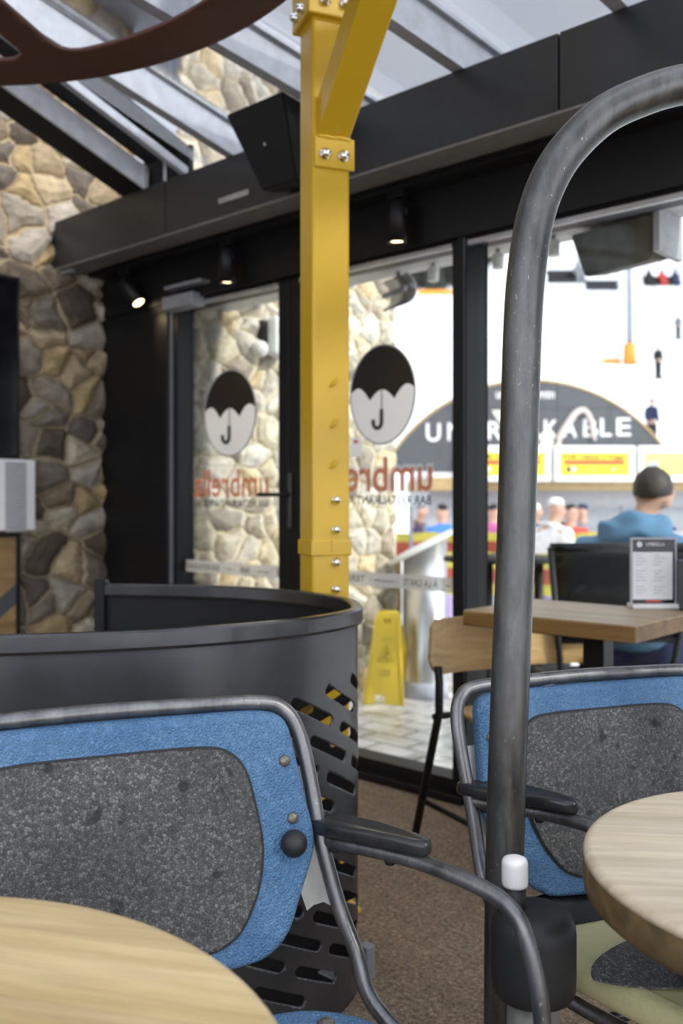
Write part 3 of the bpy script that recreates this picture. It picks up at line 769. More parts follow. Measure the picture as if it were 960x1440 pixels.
# ================= grey hanger arch (tall pipe at the right) =================
dP = 1.42
pp = [(706, 1631+60), (708, 1300), (711, 1145), (716, 990), (724, 790), (730, 600), (735, 450), (741, 375), (751, 312), (768, 260), (796, 213), (846, 164), (902, 136), (965, 118), (1060, 108)]
pts = [at(x, y, dP) for x, y in pp]; pts[0].z = .012
end = cw(.95, dP, 0)
pts += [cw(.78, dP+.0, 1.685), cw(.90, dP, 1.60), cw(.955, dP, 1.45), cw(.97, dP, 1.2), cw(.97, dP, .012)]
hp = thing('pipe_arch', 'thick worn grey steel pipe bent over in an arch beside the right blue chair', 'pipe', pts[0]-Vector((0, 0, .012)))
g = G(); g.tube(pts, .0295, 28, 8); obj('pipe', g, M['steel'], hp, True)
for p in (pts[0], pts[-1]):
    g = G(); g.lathe([(.09, 0), (.09, .010), (.086, .012), (1e-5, .012)], 32, (p.x, p.y, 0)); obj('base_flange', g, M['steel'], hp, True)

# ================= lift chairs indoors =================
RC = math.radians(16)
CH = dict(z=.76, up=.08, dn=.1, wd=1.0)
def backp(u, v, w=0.0, rack=.45):  # u across, v down from the top tube, w out of the back towards the sitter; the worn frame leans a little sideways
    sk = (v-.22)*(CH['up'] if v < .22 else CH['dn'])*rack
    return Vector((u*CH['wd']+sk, -(v*math.sin(RC))-w*math.cos(RC), CH['z']-v*math.cos(RC)))
def fp(u, v): return backp(u, v, 0, 1.0)
def make_chair(name, label, seatmat, loc, rz, n_loc=None):
    t = thing(name, label, 'chair', loc, rz, None)
    # bent tube frame: top bar crowned, both sides down and forward under the seat
    pts = []
    def low(s):
        k = CH['dn']*.16; q = CH['wd']; return [fp(s*.302, .30), Vector((s*.302*q+k, -.112, .412)), Vector((s*.300*q+.015+k, -.150, .350)), Vector((s*.302*q+.06+k, -.25, .309)), Vector((s*.305*q+.16, -.47, .297))]
    L_ = [fp(-.278, .014), fp(-.296, .050), fp(-.301, .12), fp(-.302, .21)]+low(-1)
    R_ = [fp(.278, .014), fp(.296, .050), fp(.301, .12), fp(.302, .21)]+low(1)
    top = [fp(-.24, .0), fp(-.12, -.004), fp(0, -.006), fp(.12, -.004), fp(.24, .0)]
    pts = L_[::-1]+top+R_
    g = G(); g.tube(pts, .0118, 14, 7); fr = obj('back_frame', g, M['steel_lt'], t)
    f0, f1 = R_[-1], L_[-1]
    g = G(); g.tube([f1, f1+Vector((.02, -.02, 0)), f0+Vector((-.02, -.02, 0)), f0], .0118, 12, 4); obj('front_bar', g, M['steel_lt'], t)
    # padded back
    half = [(.0, .007), (.14, .008), (.228, .011), (.264, .028), (.274, .08), (.281, .14), (.287, .19), (.281, .222), (.254, .272), (.228, .318), (.197, .344), (.15, .355), (.0, .36)]
    out = [(-u, v) for u, v in half[::-1]]+[(u, v) for u, v in half[1:-1]]
    out = smooth2(out, 4)
    flip = lambda u, v, w: backp(u, v, w)
    def ccw(o): 
        a = sum(o[i][0]*o[(i+1) % len(o)][1]-o[(i+1) % len(o)][0]*o[i][1] for i in range(len(o)))
        return o if a > 0 else o[::-1]
    out = ccw(out)
    g = G(); g.prism(out, .034, lambda u, v, w: backp(u, v, w-.012), .012, 4); bp = obj('back_pad', g, M['blue'], t)
    ph = [(0, .052), (.12, .053), (.165, .062), (.19, .091), (.20, .146), (.203, .20), (.19, .25), (.16, .298), (.13, .319), (.09, .326), (0, .328)]
    o2 = ccw(smooth2([(-u, v) for u, v in ph[::-1]]+[(u, v) for u, v in ph[1:-1]], 5))
    g = G(); g.prism([(u*1.014, .2+(v-.2)*1.02) for u, v in o2], .004, lambda u, v, w: backp(u, v, .0205+w)); obj('panel_seam', g, M['seam'], bp)
    g = G(); g.prism(o2, .008, lambda u, v, w: backp(u, v, .0205+w), .003, 2); obj('foam_panel', g, M['foam'], bp)
    rot = Matrix.Rotation(PI/2, 3, 'X')
    for s in (-1, 1):
        for (u, v) in ((.253, .084), (.255, .166)):
            g = G(); p = backp(s*u, v, .0215); g.lathe([(.0088, -.002), (.0088, .001), (.0075, .004), (.004, .0058), (1e-5, .0062)], 18, p, rot); obj('rivet', g, M['rust'], bp)
    if seatmat == 'blue':
        g = G(); p = backp(.248, .196, .036); g.ball(p, .0195, 24, 14); g.tube([backp(.248, .196, .018), p], .008, 12); obj('knob', g, M['rubber'], bp)
    for s in (-1, 1):              # steel gussets between pad and frame
        gp = [(s*.270, .10), (s*.292, .10), (s*.304, .22), (s*.308, .325), (s*.298, .306), (s*.284, .296), (s*.268, .298), (s*.256, .304), (s*.250, .25)]
        o3 = ccw(gp); g = G(); g.prism(o3, .004, lambda u, v, w: backp(u, v, w-.006, .8)); obj('gusset', g, M['gusset'], t)
    # arms
    for s in (-1, 1):
        J = Vector((s*.302*CH['wd'], -.050, .560))
        a1 = J+Vector((.075, -.13, .008)); a2 = J+Vector((.118, -.235, .008)); a3 = J+Vector((.145, -.292, -.006)); a4 = J+Vector((.158, -.317, -.045)); a5 = J+Vector((.168, -.335, -.14)); a6 = J+Vector((.155, -.335, -.258))
        g = G(); g.tube([J, a1, a2, a3, a4, a5, a6], .0112, 14, 8); ar = obj('arm_tube', g, M['steel_lt'], t)
        dr = (a1-J).normalized(); pr = Vector((dr.y, -dr.x, 0)).normalized(); upv = Vector((0, 0, 1))
        b0 = J+dr*-.026+upv*.013; Ln = .222
        wd = [(0, .005), (.008, .013), (.04, .024), (.085, .0285), (.12, .026), (.17, .0205), (.205, .017), (.218, .010), (.222, .003)]
        o4 = [(l, w_) for l, w_ in wd]+[(l, -w_) for l, w_ in wd[::-1]]
        o4 = ccw(o4)
        g = G(); g.prism(o4, .021, lambda u, v, w: b0+dr*u+pr*v+upv*(w-.004+.006*math.sin(PI*u/Ln)), .007, 4); pd = obj('arm_pad', g, M['pad'], ar)
        for l in (.055, .155):
            g = G(); g.lathe([(1e-5, -.030), (.007, -.029), (.0085, -.024), (.0085, -.012)], 14, b0+dr*l+upv*.002); obj('pad_screw', g, M['rubber'], pd)
    # seat
    us = lambda f: -.045+.30*f
    crn = [(.17, -.26), (.17, .26), (.56, .27), (.56, -.27)]
    so = []
    def rc(cx, cy, r, a0, a1, k=6): return [(cx+r*math.cos(a0+(a1-a0)*i/k), cy+r*math.sin(a0+(a1-a0)*i/k)) for i in range(k+1)]
    w_, r_ = .285, .10
    flat = rc(w_-r_, -.56+r_, r_, -PI/2, 0)+rc(w_-r_, -.175-r_, r_, 0, PI/2)+rc(-w_+r_, -.175-r_, r_, PI/2, PI)+rc(-w_+r_, -.56+r_, r_, PI, 1.5*PI)
    so = ccw([(u+us(-y), y) for u, y in flat])
    zs_ = .335
    curl = lambda y: .012*max(0, (-y-.42)/.14)**2
    g = G(); g.prism(so, .05, lambda u, v, w: Vector((u, v, zs_+.006+w-curl(v))), .02, 4); sp_ = obj('seat_pad', g, M[seatmat], t)
    ov = ccw([(us(-(-.345+.095*math.sin(a)))-.04+.265*math.cos(a)*(1-.15*abs(math.sin(a))), -.345+.095*math.sin(a)) for a in [2*PI*i/40 for i in range(40)]])
    g = G(); g.prism(ov, .003, lambda u, v, w: Vector((u, v, zs_+.0555+w-curl(v)))); obj('seat_foam', g, M['foam_lt'] if seatmat == 'olive' else M['blue'], sp_)
    if seatmat == 'blue':
        for (u, y) in ((.235, -.235), (-.12, -.235)):
            g = G(); g.lathe([(.012, -.002), (.012, .001), (.009, .004), (1e-5, .005)], 18, (u+us(-y)-.02, y, zs_+.056)); obj('rivet', g, M['rust'], sp_)
    # dark hinge cover between back and seat
    if seatmat == 'olive':
     g = G(); vs = []; fs = []
     K = 12
     for i in range(K+1):
         a = i/K
         y = -.10-.15*a; z = .40-.035*a-.05*math.sin(PI*a)*.4
         for k_ in range(9):
             u = -.24+.48*k_/8; vs.append((u+.3*(-y)*.5, y, z+.006*math.sin(k_*1.7+a*5)))
     for i in range(K):
         for k_ in range(8): fs.append([i*9+k_, i*9+k_+1, (i+1)*9+k_+1, (i+1)*9+k_])
     g.add(vs, fs, True); hc = obj('hinge_cover', g, M['pad'], t); md = hc.modifiers.new('t', 'SOLIDIFY'); md.thickness = .004
    # legs and pivots below the seat
    for s in (-1, 1):
        for (y, zt__) in ((-.19, .335), (-.44, .302)):
            x = s*.30+ (.05 if y > -.3 else .15)
            g = G(); g.tube([(x, y, zt__-.012), (x+s*.02, y+(.05 if y > -.3 else -.03), .0)], .0115, 12); lg = obj('leg', g, M['steel_lt'], t)
            g = G(); g.lathe([(.017, 0), (.017, .02), (.013, .024)], 16, (x+s*.02, y+(.05 if y > -.3 else -.03), .0)); obj('foot_cap', g, M['rubber'], lg)
    for x in (-.09, .0):
        g = G(); g.tube([(x-.03, -.30, .280), (x+.03, -.30, .280)], .028, 20); obj('roller', g, M['rubber'], t)
    g = G(); g.tube([(-.20, -.30, .302), (.36, -.30, .302)], .008, 12); obj('pivot_rod', g, M['steel_lt'], t)
    return t
CH.update(z=.762, up=.09, dn=.20, wd=1.0)
make_chair('lift_chair', 'steel tube chair with blue padded back and black knob, behind the front left table', 'blue', cw(-.331, 1.328, 0), PHI+math.radians(22))
CH.update(z=.742, up=.08, dn=.03, wd=.945)
make_chair('lift_chair', 'steel tube chair with blue back and olive green seat, beside the right round table', 'olive', cw(.471, 1.716, 0), PHI+math.radians(20))

# ================= round wooden tables =================
def round_table(label, c, r, top, thick, mat, rz):
    t = thing('round_table', label, 'table', c, rz)
    zt_ = top
    pr = [(1e-5, zt_-thick), (r-.006, zt_-thick), (r-.001, zt_-thick+.004), (r, zt_-thick+.010), (r, zt_-.010)]
    g = G(); g.lathe(pr, 96); obj('table_edge', g, M['wood_edge'], t)
    g = G(); g.lathe([(r, zt_-.010), (r-.0015, zt_-.004), (r-.006, zt_-.0005), (r-.012, zt_), (1e-5, zt_)], 96); obj('tabletop', g, M[mat], t)
    g = G(); g.lathe([(.035, .03), (.035, zt_-thick-.01), (.11, zt_-thick-.008), (.11, zt_-thick)], 28); obj('column', g, M['black'], t)
    g = G(); g.lathe([(.19, 0), (.19, .012), (.17, .02), (.035, .03)], 40); obj('foot', g, M['black'], t)
    return t
round_table('pale wooden round table at the front left, planks running left to right', cw(-.43, .63, 0), .408, .63, .045, 'wood', PHI)
round_table('pale wooden round table at the front right, beside the olive seat', cw(.608, 1.115, 0), .307, .63, .052, 'wood_r', PHI)

# ================= black canister with white cap =================
cc = cw(.2665, 1.285, 0)
cn = thing('black_canister', 'matt black rounded canister with a white cap on a short grey stand', 'canister', cc)
rb = .0585; zt_ = CAMZ-571/F*1.285; zb_ = zt_-.122
g = G(); g.lathe([(1e-5, zb_-.002), (.045, zb_-.001), (.054, zb_+.004), (.0575, zb_+.012), (rb, zb_+.03), (rb, zt_-.034), (.0572, zt_-.022), (.0525, zt_-.011), (.045, zt_-.005), (.032, zt_-.0015), (.016, zt_), (1e-5, zt_)], 48); obj('body', g, M['rubber'], cn)
tx = (723-749)/F*1.285; nk = Vector((C*tx, S*tx, 0))*1.0
g = G(); g.lathe([(.0155, zt_-.012), (.0155, zt_+.034), (1e-5, zt_+.034)], 24, nk); nko = obj('neck', g, M['rubber'], cn)
g = G(); g.lathe([(.0178, zt_+.030), (.0182, zt_+.034), (.0182, zt_+.059), (.0178, zt_+.063), (.0158, zt_+.067), (.010, zt_+.0695), (1e-5, zt_+.0705)], 32, nk); cp = obj('cap', g, M['white_pl'], cn); cp['label'] = 'white plastic cap'
lx = (706-749)/F*1.285
g = G(); g.tube([Vector((C*lx, S*lx, zt_-.02)), Vector((C*(lx-.002), S*(lx-.002), zt_+.004)), Vector((C*(lx+.006), S*(lx+.006), zt_+.016)), Vector((C*(lx+.016), S*(lx+.016), zt_+.010))], .0052, 10, 5); obj('carry_loop', g, M['rubber'], cn)
g = G(); g.lathe([(.06, 0), (.06, .012), (.038, .02), (.036, zb_), (1e-5, zb_)], 32); st_o = obj('stand', g, M['gusset'], cn); st_o['label'] = 'pale grey metal stand'

# ================= square cafe table at the window with menu holder =================
tx0, tx1, ty0, ty1 = -1.55, -1.02, 2.25, 2.66
tt = thing('cafe_table', 'square brown wooden cafe table on a black column by the window', 'table', ((tx0+tx1)/2, (ty0+ty1)/2, 0))
g = G(); g.box((tx0, ty0, .705), (tx1, ty1, .747), .003); obj('table_edge', g, M['tabl_edge'], tt, True)
g = G(); g.box((tx0+.002, ty0+.002, .7465), (tx1-.002, ty1-.002, .75)); obj('tabletop', g, M['tabl'], tt, True)
g = G(); g.box((.028, -.032, .02), (.092, .032, .70), .003); g.box((-.15, -.15, .695), (.15, .15, .705)); obj('column', g, M['black'], tt)
g = G(); g.box((-.2, -.2, 0), (.2, .2, .02), .004); obj('foot', g, M['black'], tt)
mp = atZ(918, 855, .75)
mh = thing('menu_holder', 'clear upright menu holder with dark headed price list, on the cafe table', 'menu', mp, PHI)
wv = 64/F*2.69; hv = 100/F*2.69
g = G(); g.box((-wv/2-.004, -.03, 0), (wv/2+.004, .03, .014), .004); b_ = obj('base', g, M['white_pl'], mh)
g = G(); g.box((-wv/2, -.004, .012), (wv/2, .004, hv), .001); obj('holder_plate', g, M['screen'], mh)
g = G(); g.box((-wv/2-.002, -.006, .012), (-wv/2+.003, .006, hv+.002)); g.box((wv/2-.003, -.006, .012), (wv/2+.002, .006, hv+.002)); g.box((-wv/2, -.006, hv-.002), (wv/2, .006, hv+.003)); obj('clear_rim', g, M['lightgrey'], mh)
g = G(); g.box((-wv/2+.004, -.0055, .026), (wv/2-.010, -.0041, hv-.040)); sh_ = obj('price_list', g, M['paper'], mh)
M['print_lt'] = plain('faint_print', (.42, .42, .43), .8)
for row in range(13):
    zr = hv-.050-row*.0094
    if row in (4, 9): continue
    for (xa, wl) in ((-.054, .020+.012*((row*7) % 3)/2), (.000, .018+.016*((row*5) % 3)/2)):
        g = G(); g.box((xa, -.0062, zr), (xa+wl, -.0056, zr+.0024)); obj('print_line', g, M['print_lt'], sh_)
g = text_geo('UMBRELLA', .011/.7, lambda x, y: (-.022+x, -.0046, hv-.022+y), width=.055, bold=.0); obj('heading', g, M['paper'], mh)
g = G(); g.prism([(-.042+.008*math.cos(a), hv-.017+.008*math.sin(a)) for a in [2*PI*i/20 for i in range(20)]], .0005, lambda u, v, w: (u, -.0042-w, v)); obj('emblem', g, M['paper'], mh)
g = G(); g.box((-.022, -.005, .019), (.022, -.0042, .0235)); obj('red_bar', g, M['signred'], mh)
np_ = atZ(985, 858, .75)
nh = thing('napkin_holder', 'dark grey napkin box next to the menu holder at the right edge', 'holder', np_, PHI)
g = G(); wn_ = .055; g.box((-wn_, -.05, 0), (wn_, .05, .145), .004); obj('box', g, M['greypanel'] if False else M['slate'], nh)
g = G(); g.box((-.040, -.012, .12), (.045, -.006, .185), .002, Matrix.Rotation(.25, 3, 'Y')); g.box((-.042, .006, .12), (.03, .012, .195), .002, Matrix.Rotation(.15, 3, 'Y')); obj('napkin', g, M['tan'], nh)

# ================= wooden chairs =================
def wood_chair(label, loc, rz):
    t = thing('wooden_chair', label, 'chair', loc, rz)     # sitter looks along -y
    hw = .172
    prof = [(-hw, .03), (-hw+.004, .005), (-hw+.03, 0), (hw-.03, 0), (hw-.004, .005), (hw, .03), (hw-.012, .115), (hw-.035, .142), (hw-.06, .148), (-hw+.06, .148), (-hw+.035, .142), (-hw+.012, .115)]
    prof = [(u, .15-v) for u, v in prof]
    a = sum(prof[i][0]*prof[(i+1) % len(prof)][1]-prof[(i+1) % len(prof)][0]*prof[i][1] for i in range(len(prof)))
    if a < 0: prof = prof[::-1]
    g = G(); NU = 16
    vs = []; fs = []
    def edge_v(u):
        e = abs(u)/hw
        lo_ = -.022+ .05*max(0, (e-.70)/.30)**2; hi = .15-.02*max(0, (e-.86)/.14)**2; return lo_, hi
    for i in range(NU+1):
        u = -hw+2*hw*i/NU; lo_, hi = edge_v(u); y = .035*(1-(u/hw)**2)
        for (v, w) in ((lo_, 0), (lo_, .012), (hi, .012), (hi, 0)):
            vs.append((u, .19+y-w-.10*(v-.15), .565+v))
    for i in range(NU):
        for k_ in range(4): fs.append([i*4+k_, i*4+(k_+1) % 4, (i+1)*4+(k_+1) % 4, (i+1)*4+k_])
    fs += [[0, 1, 2, 3], [NU*4+3, NU*4+2, NU*4+1, NU*4]]
    g.add(vs, fs); obj('backrest', g, M['ply'], t)
    g = G(); g.prism([(-.185, -.19), (-.16, -.215), (.16, -.215), (.185, -.19), (.115, .14), (.09, .155), (-.09, .155), (-.115, .14)], .016, lambda u, v, w: (u, v, .44+w), .005, 2); obj('seat', g, M['ply'], t)
    for s in (-1, 1):
        g = G(); g.tube([(s*.145, .188, .575), (s*.147, .178, .53), (s*.152, .172, .44), (s*.185, .27, .0)], .0125, 10); obj('leg', g, M['black'], t)
        g = G(); g.tube([(s*.16, -.18, .44), (s*.18, -.22, .0)], .0115, 10); obj('leg', g, M['black'], t)
        g = G(); g.tube([(s*.1765, .24, .17), (s*.1725, -.207, .17)], .009, 8); obj('stretcher', g, M['black'], t)
    g = G(); g.tube([(-.166, .18, .428), (.166, .18, .428)], .01, 8); obj('seat_rail', g, M['black'], t); g = G(); g.tube([(-.162, -.18, .428), (.162, -.18, .428)], .01, 8); obj('seat_rail', g, M['black'], t)
    return t
# turned towards +X (along the window wall): local -y -> +X
wood_chair('pale plywood chair with black legs pushed up to the end of the cafe table', (-1.408, 2.315, 0), math.radians(70))

# ================= things on the stone wall =================
def wallbox(name, label, cat, pxr, y0, y1, ylen, depth, mat, off=.02):
    p = atX(pxr, y0, XW+depth); q = atX(pxr, y1, XW+depth)
    t = thing(name, label, cat, (XW+off, p.y-ylen/2, q.z)); return t, p.y, q.z, p.z
t, ye, z0, z1 = wallbox('television', 'black television screen mounted on the stone wall at the left edge', 'television', 25, 391, 645, 1.2, .07, None, .05)
g = G(); g.box((XW+.055, ye-1.2, z0), (XW+.09, ye, z1), .004); obj('housing', g, M['matt_black'], t, True)
g = G(); g.box((XW+.09, ye-1.185, z0+.015), (XW+.0915, ye-.015, z1-.015)); obj('screen', g, M['screen'], t, True)
g = G(); g.box((XW+.02, ye-.8, z0+.25), (XW+.056, ye-.4, z1-.25)); obj('wall_bracket', g, M['matt_black'], t, True)
t, ye, z0, z1 = wallbox('notice_panel', 'white panel with grey columns of small print below the television', 'notice', 48, 647, 745, .9, .12, None, .04)
g = G(); g.box((XW+.03, ye-.9, z0), (XW+.13, ye, z1), .003); bx_ = obj('board', g, M['paper'], t, True)
for a in (.150, .36, .57):
    for r_ in range(24):
        zl = z1-.014-r_*.0135
        g = G(); g.box((XW+.13, ye-a-.0, zl-.0105), (XW+.1312, ye-a+.105, zl)); obj('print_line', g, M['print'], bx_, True)
t, ye, z0, z1 = wallbox('wall_art', 'wooden plank picture with a dark diagonal stripe in a thin black frame', 'picture', 27, 750, 1000, .8, .06, None, .03)
g = G(); g.box((XW+.03, ye-.8, z0), (XW+.06, ye-.016, z1-.016)); pa = obj('plank_panel', g, wood_mat('aged_planks', lin(120, 92, 55), lin(190, 155, 105), .085, 1, .6, 0, .4), t, True)
zc = atX(12, 838, XW+.06).z
def bar_(y_, z_): return Vector((XW+.0605, y_, z_))
g = G(); ya, yb = ye-.5, ye-.016
g.add([(XW+.061, ya, zc-.30), (XW+.061, yb, zc+.055), (XW+.061, yb, zc-.04), (XW+.061, ya, zc-.40), (XW+.058, ya, zc-.30), (XW+.058, yb, zc+.055), (XW+.058, yb, zc-.04), (XW+.058, ya, zc-.40)], [[0, 3, 2, 1], [4, 5, 6, 7], [0, 1, 5, 4], [1, 2, 6, 5], [2, 3, 7, 6], [3, 0, 4, 7]])
obj('stripe', g, M['slate'], pa, True)
g = G(); g.box((XW+.02, ye-.8, z1-.016), (XW+.07, ye, z1)); g.box((XW+.02, ye-.016, z0), (XW+.07, ye, z1-.016)); g.box((XW+.02, ye-.8, z0-.016), (XW+.07, ye, z0)); obj('frame', g, M['black'], t, True)

# ================= spotlights on the track, speaker =================
def spot(label, px, ytop, ybot, Y, tilt=(0, 0), grp='track spotlights'):
    a = atY(px, ytop, Y); ztop = 2.19; L_ = .150
    t = thing('track_spotlight', label, 'spotlight', (a.x, Y, ztop), 0, grp)
    g = G(); g.box((-.035, -.016, -.028), (.035, .016, 0), .003); obj('adapter', g, M['black'], t)
    g = G(); g.tube([(0, 0, -.026), (0, 0, -.05)], .008, 10); g.tube([(.041, 0, -.05), (.041, 0, -.10)], .004, 8); g.tube([(0, 0, -.05), (.041, 0, -.05)], .004, 8); obj('yoke', g, M['black'], t)
    R = Matrix.Rotation(tilt[1], 3, 'Z') @ Matrix.Rotation(tilt[0], 3, 'X')
    zb = a.z-atY(px, ybot, Y).z
    g = G(); g.lathe([(1e-5, .0), (.034, .0), (.036, -.004), (.036, -L_), (.031, -L_), (.029, -L_+.012), (1e-5, -L_+.012)], 28)
    c0 = Vector((0, 0, -.038)) if tilt[0] == 0 else Vector((0, 0, -.06))
    g.v = [R @ v + c0 for v in g.v]; sh = obj('housing', g, M['black'], t)
    g = G(); g.lathe([(.0285, -L_+.010), (.012, -L_+.006), (1e-5, -L_+.006)], 24); g.v = [R @ v + c0 for v in g.v]; obj('bulb', g, M['warm'], sh)
    l = lamp('SPOT', 'spot_lamp', Vector((a.x, Y, ztop))+R @ Vector((0, 0, -L_+.002))+c0, SPOTW, (1, .75, .45), spot_size=math.radians(70), spot_blend=.6, shadow_soft_size=.025)
    l.rotation_euler = (R @ Vector((0, 0, 1))).to_track_quat('Z', 'Y').to_euler()
SPOTW = 6
spot('black cylinder spotlight under the beam, above the left glass door', 319, 345, 400, 2.62)
spot('black cylinder spotlight under the beam, right of the yellow post', 558, 275, 340, 2.62)
spot('black spotlight tilted towards the stone wall in the dark corner', 176, 385, 437, 2.62, (math.radians(38), math.radians(-80)))
g = G(); a = atY(52, 384, YF+.04); g.box((a.x+.07, YF+.02, 2.175), (a.x+.34, YF+.05, 2.19), .003); tag(obj('cable_bracket', g, M['galv']), 'short pale metal bracket under the left end of the dark beam', 'bracket')
sa_ = atY(345, 208, 2.30); sb_ = atY(432, 175, 2.30)
t = thing('loudspeaker', 'black wedge shaped loudspeaker fixed on the beam, left of the yellow post', 'speaker', ((sa_.x+sb_.x)/2, 2.36, 2.33))
g = G(); hw = .15
P = [(-hw, -.17, .13), (hw, -.17, .13), (hw-.06, -.045, -.13), (-hw+.06, -.045, -.13), (-hw+.02, .04, .125), (hw-.02, .04, .125), (hw-.08, .04, -.12), (-hw+.08, .04, -.12)]
bm = bmesh.new(); bv = [bm.verts.new(p) for p in P]
for q in ((0, 3, 2, 1), (4, 5, 6, 7), (0, 1, 5, 4), (1, 2, 6, 5), (2, 3, 7, 6), (3, 0, 4, 7)): bm.faces.new([bv[i] for i in q])
bmesh.ops.bevel(bm, geom=bm.edges[:], offset=.008, segments=2, affect='EDGES'); g.frombm(bm); sk = obj('cabinet', g, M['matt_black'], t)
g = G(); g.ball((0, -.112, 0), .006, 12, 8); obj('badge', g, M['alu'], sk)
g = G(); g.box((-.04, .035, -.05), (.04, .056, .05)); obj('bracket', g, M['black'], t)
pA = atY(308, 262, YF); pB = atY(350, 252, YF)
g = G(); g.box((pA.x, YF-.004, 2.2+.052), (pB.x, YF-.0002, 2.2+.075), .001); lp = tag(obj('name_plate', g, M['alu']), 'small silver plate on the dark beam, left of the loudspeaker', 'plate')
# ================= outside ground =================
ZO = -.15
def dwedge():
    g = G()
    a = cw(-6.5, 6.6, 0); b = cw(9, 6.6, 0)
    pts = [(-7.0, 2.90), (6.0, 2.90), (b.x, b.y), (a.x, a.y)]
    g.prism(pts, .3, lambda u, v, w: (u, v, ZO-.3+w)); return g
struct('paving', dwedge(), M['paving'])
def hill(x, d):
    if d < 9.5: h_ = -.18-.52*max(0, (d-6.5)/3.0)
    elif d < 18: h_ = -.7
    else: h_ = -.7+(d-18)*.27
    if d > 25: h_ += .45*max(0, x-18-(150-d)*.02)*min(1, (d-25)/60)+.5*noise.noise(Vector((x*.03, d*.03, 0)))
    return h_
g = G(); ds = [6.45+.25*i for i in range(14)]+[10.5+1.2*i for i in range(8)]+[21+3.2*i for i in range(52)]
vs = []; fs = []; NX = 60
for d in ds:
    for i in range(NX+1):
        x = (-1+2*i/NX)*(8+.62*d); vs.append(cw(x, d, hill(x, d)))
for j in range(len(ds)-1):
    for i in range(NX): fs.append([j*(NX+1)+i, j*(NX+1)+i+1, (j+1)*(NX+1)+i+1, (j+1)*(NX+1)+i])
g.add(vs, fs, True); o = struct('snow_slope', g, M['snow']); orient(o, (0, 0, 1))
def ground(x, d): return ZO if d < 6.5 else hill(x, d)

# ================= wet floor sign =================
wp = atZ(546, 984, ZO)
wf = thing('wet_floor_sign', 'yellow folding wet floor sign standing outside the glass door', 'sign', wp, PHI+math.radians(-14))
dW = (CAMZ-ZO)*F/(984-HZ); hS = 124/F*dW; wB = .125; wT = .075
def leaf(s):
    g = G(); P = []
    def pt(x, z): return (x, s*(.012+.14*(1-z/hS)), z)
    o_ = [(-wB, 0), (-wB*.45, 0), (-wB*.45, hS*.10), (wB*.05, hS*.10), (wB*.05, 0), (wB, 0), (wT, hS*.94), (wT*.8, hS), (-wT*.8, hS), (-wT, hS*.94)]
    g.prism(o_, .012, lambda u, v, w: (pt(u, v)[0], pt(u, v)[1]-s*w, v), .003, 2); return g
lf = obj('front_leaf', leaf(-1), M['safety'], wf); obj('rear_leaf', leaf(1), M['safety'], wf)
g = G()
for s in (-1, 1):
    P = [(s*wB*.98, -.15, 0), (s*wB*1.0+s*.004, -.13, 0), (s*wT+s*.004, -.015, hS*.94), (s*wT*.98, -.03, hS*.94)]
    g.tube([(s*(wB-.008), -.155, .0), (s*(wT-.006), -.026, hS*.93)], .009, 10)
g.tube([(-.055, 0, hS-.006), (.055, 0, hS-.006)], .012, 12); obj('hinge_rib', g, M['safety'], wf)
M['sign_ink'] = plain('faded_sign_ink', (.34, .24, .01), .6)
def onleaf(x, z): return (x, -(.012+.14*(1-z/hS))-.0015, z)
g = G(); 
zt0 = hS*.52
g.tube([onleaf(x, z) for x, z in ((-.045, zt0-.03), (0, zt0+.06), (.045, zt0-.03))], .003, 6, closed=True)
g.ball(onleaf(.004, zt0+.018), .008, 10, 6); g.tube([onleaf(.004, zt0+.008), onleaf(-.006, zt0-.006), onleaf(.012, zt0-.02)], .0045, 6); g.tube([onleaf(-.006, zt0-.006), onleaf(-.022, zt0-.012)], .004, 6)
obj('warning_symbol', g, M['sign_ink'], lf)
for txt, zf, sz in (('ACHTUNG', .695, .014), ('WET', .345, .02), ('FLOOR', .305, .02)):
    g = text_geo(txt, sz, lambda x, y, zf=zf: onleaf(-.036+x, hS*zf+y), width=.072, bold=.02); obj('wording', g, M['sign_ink'], lf)
g = G(); p = onleaf(-.004, hS*.90); g.box((p[0]-.014, p[1]-.002, p[2]-.012), (p[0]-.002, p[1]+.01, p[2]+.012)); g.box((p[0]+.010, p[1]-.002, p[2]-.012), (p[0]+.022, p[1]+.01, p[2]+.012)); obj('grip_slot', g, M['sign_ink'], lf)

# ================= steel pillar with slanted top, timber post =================
pl_ = atZ(597, 978, ZO); dP2 = (CAMZ-ZO)*F/(978-HZ)
ip = thing('steel_pillar', 'round brushed steel pillar with slanted plate on top, behind the wet floor sign', 'pillar', pl_, PHI)
r_ = 31/F*dP2; zr_ = lambda y: CAMZ-(y-HZ)/F*dP2-ZO
zl_, zh_ = zr_(787), zr_(755)
g = G(); n = 48; vs = []; fs = []
for k_ in range(n):
    a = 2*PI*k_/n; x, y = r_*math.cos(a), r_*math.sin(a); zt2 = (zl_+zh_)/2+(zh_-zl_)/2*x/r_
    vs += [(x, y, .10), (x, y, zt2)]
for k_ in range(n):
    j = (k_+1) % n; fs.append([2*k_, 2*j, 2*j+1, 2*k_+1])
g.add(vs, fs, True); g.add(vs[1::2], [list(range(n))]); obj('drum', g, plain('brushed_stainless', (.62, .62, .63), .32, 1.0, .05, 3), ip)
g = G(); g.lathe([(r_+.012, 0), (r_+.012, .085), (r_, .10), (1e-5, .10)], 48); obj('plinth', g, M['greypanel'], ip)
R = Matrix.Rotation(-math.atan2(zh_-zl_, 2*r_), 3, 'Y')
g = G(); g.lathe([(1e-5, 0), (r_*1.72, 0), (r_*1.72, .018), (1e-5, .018)], 56); 
g.v = [R @ Vector((v.x, v.y*.75, v.z)) + Vector((-.01, 0, (zl_+zh_)/2+.003)) for v in g.v]; obj('top_plate', g, M['white_pl'], ip)
tp = atZ(551, 966, ZO)
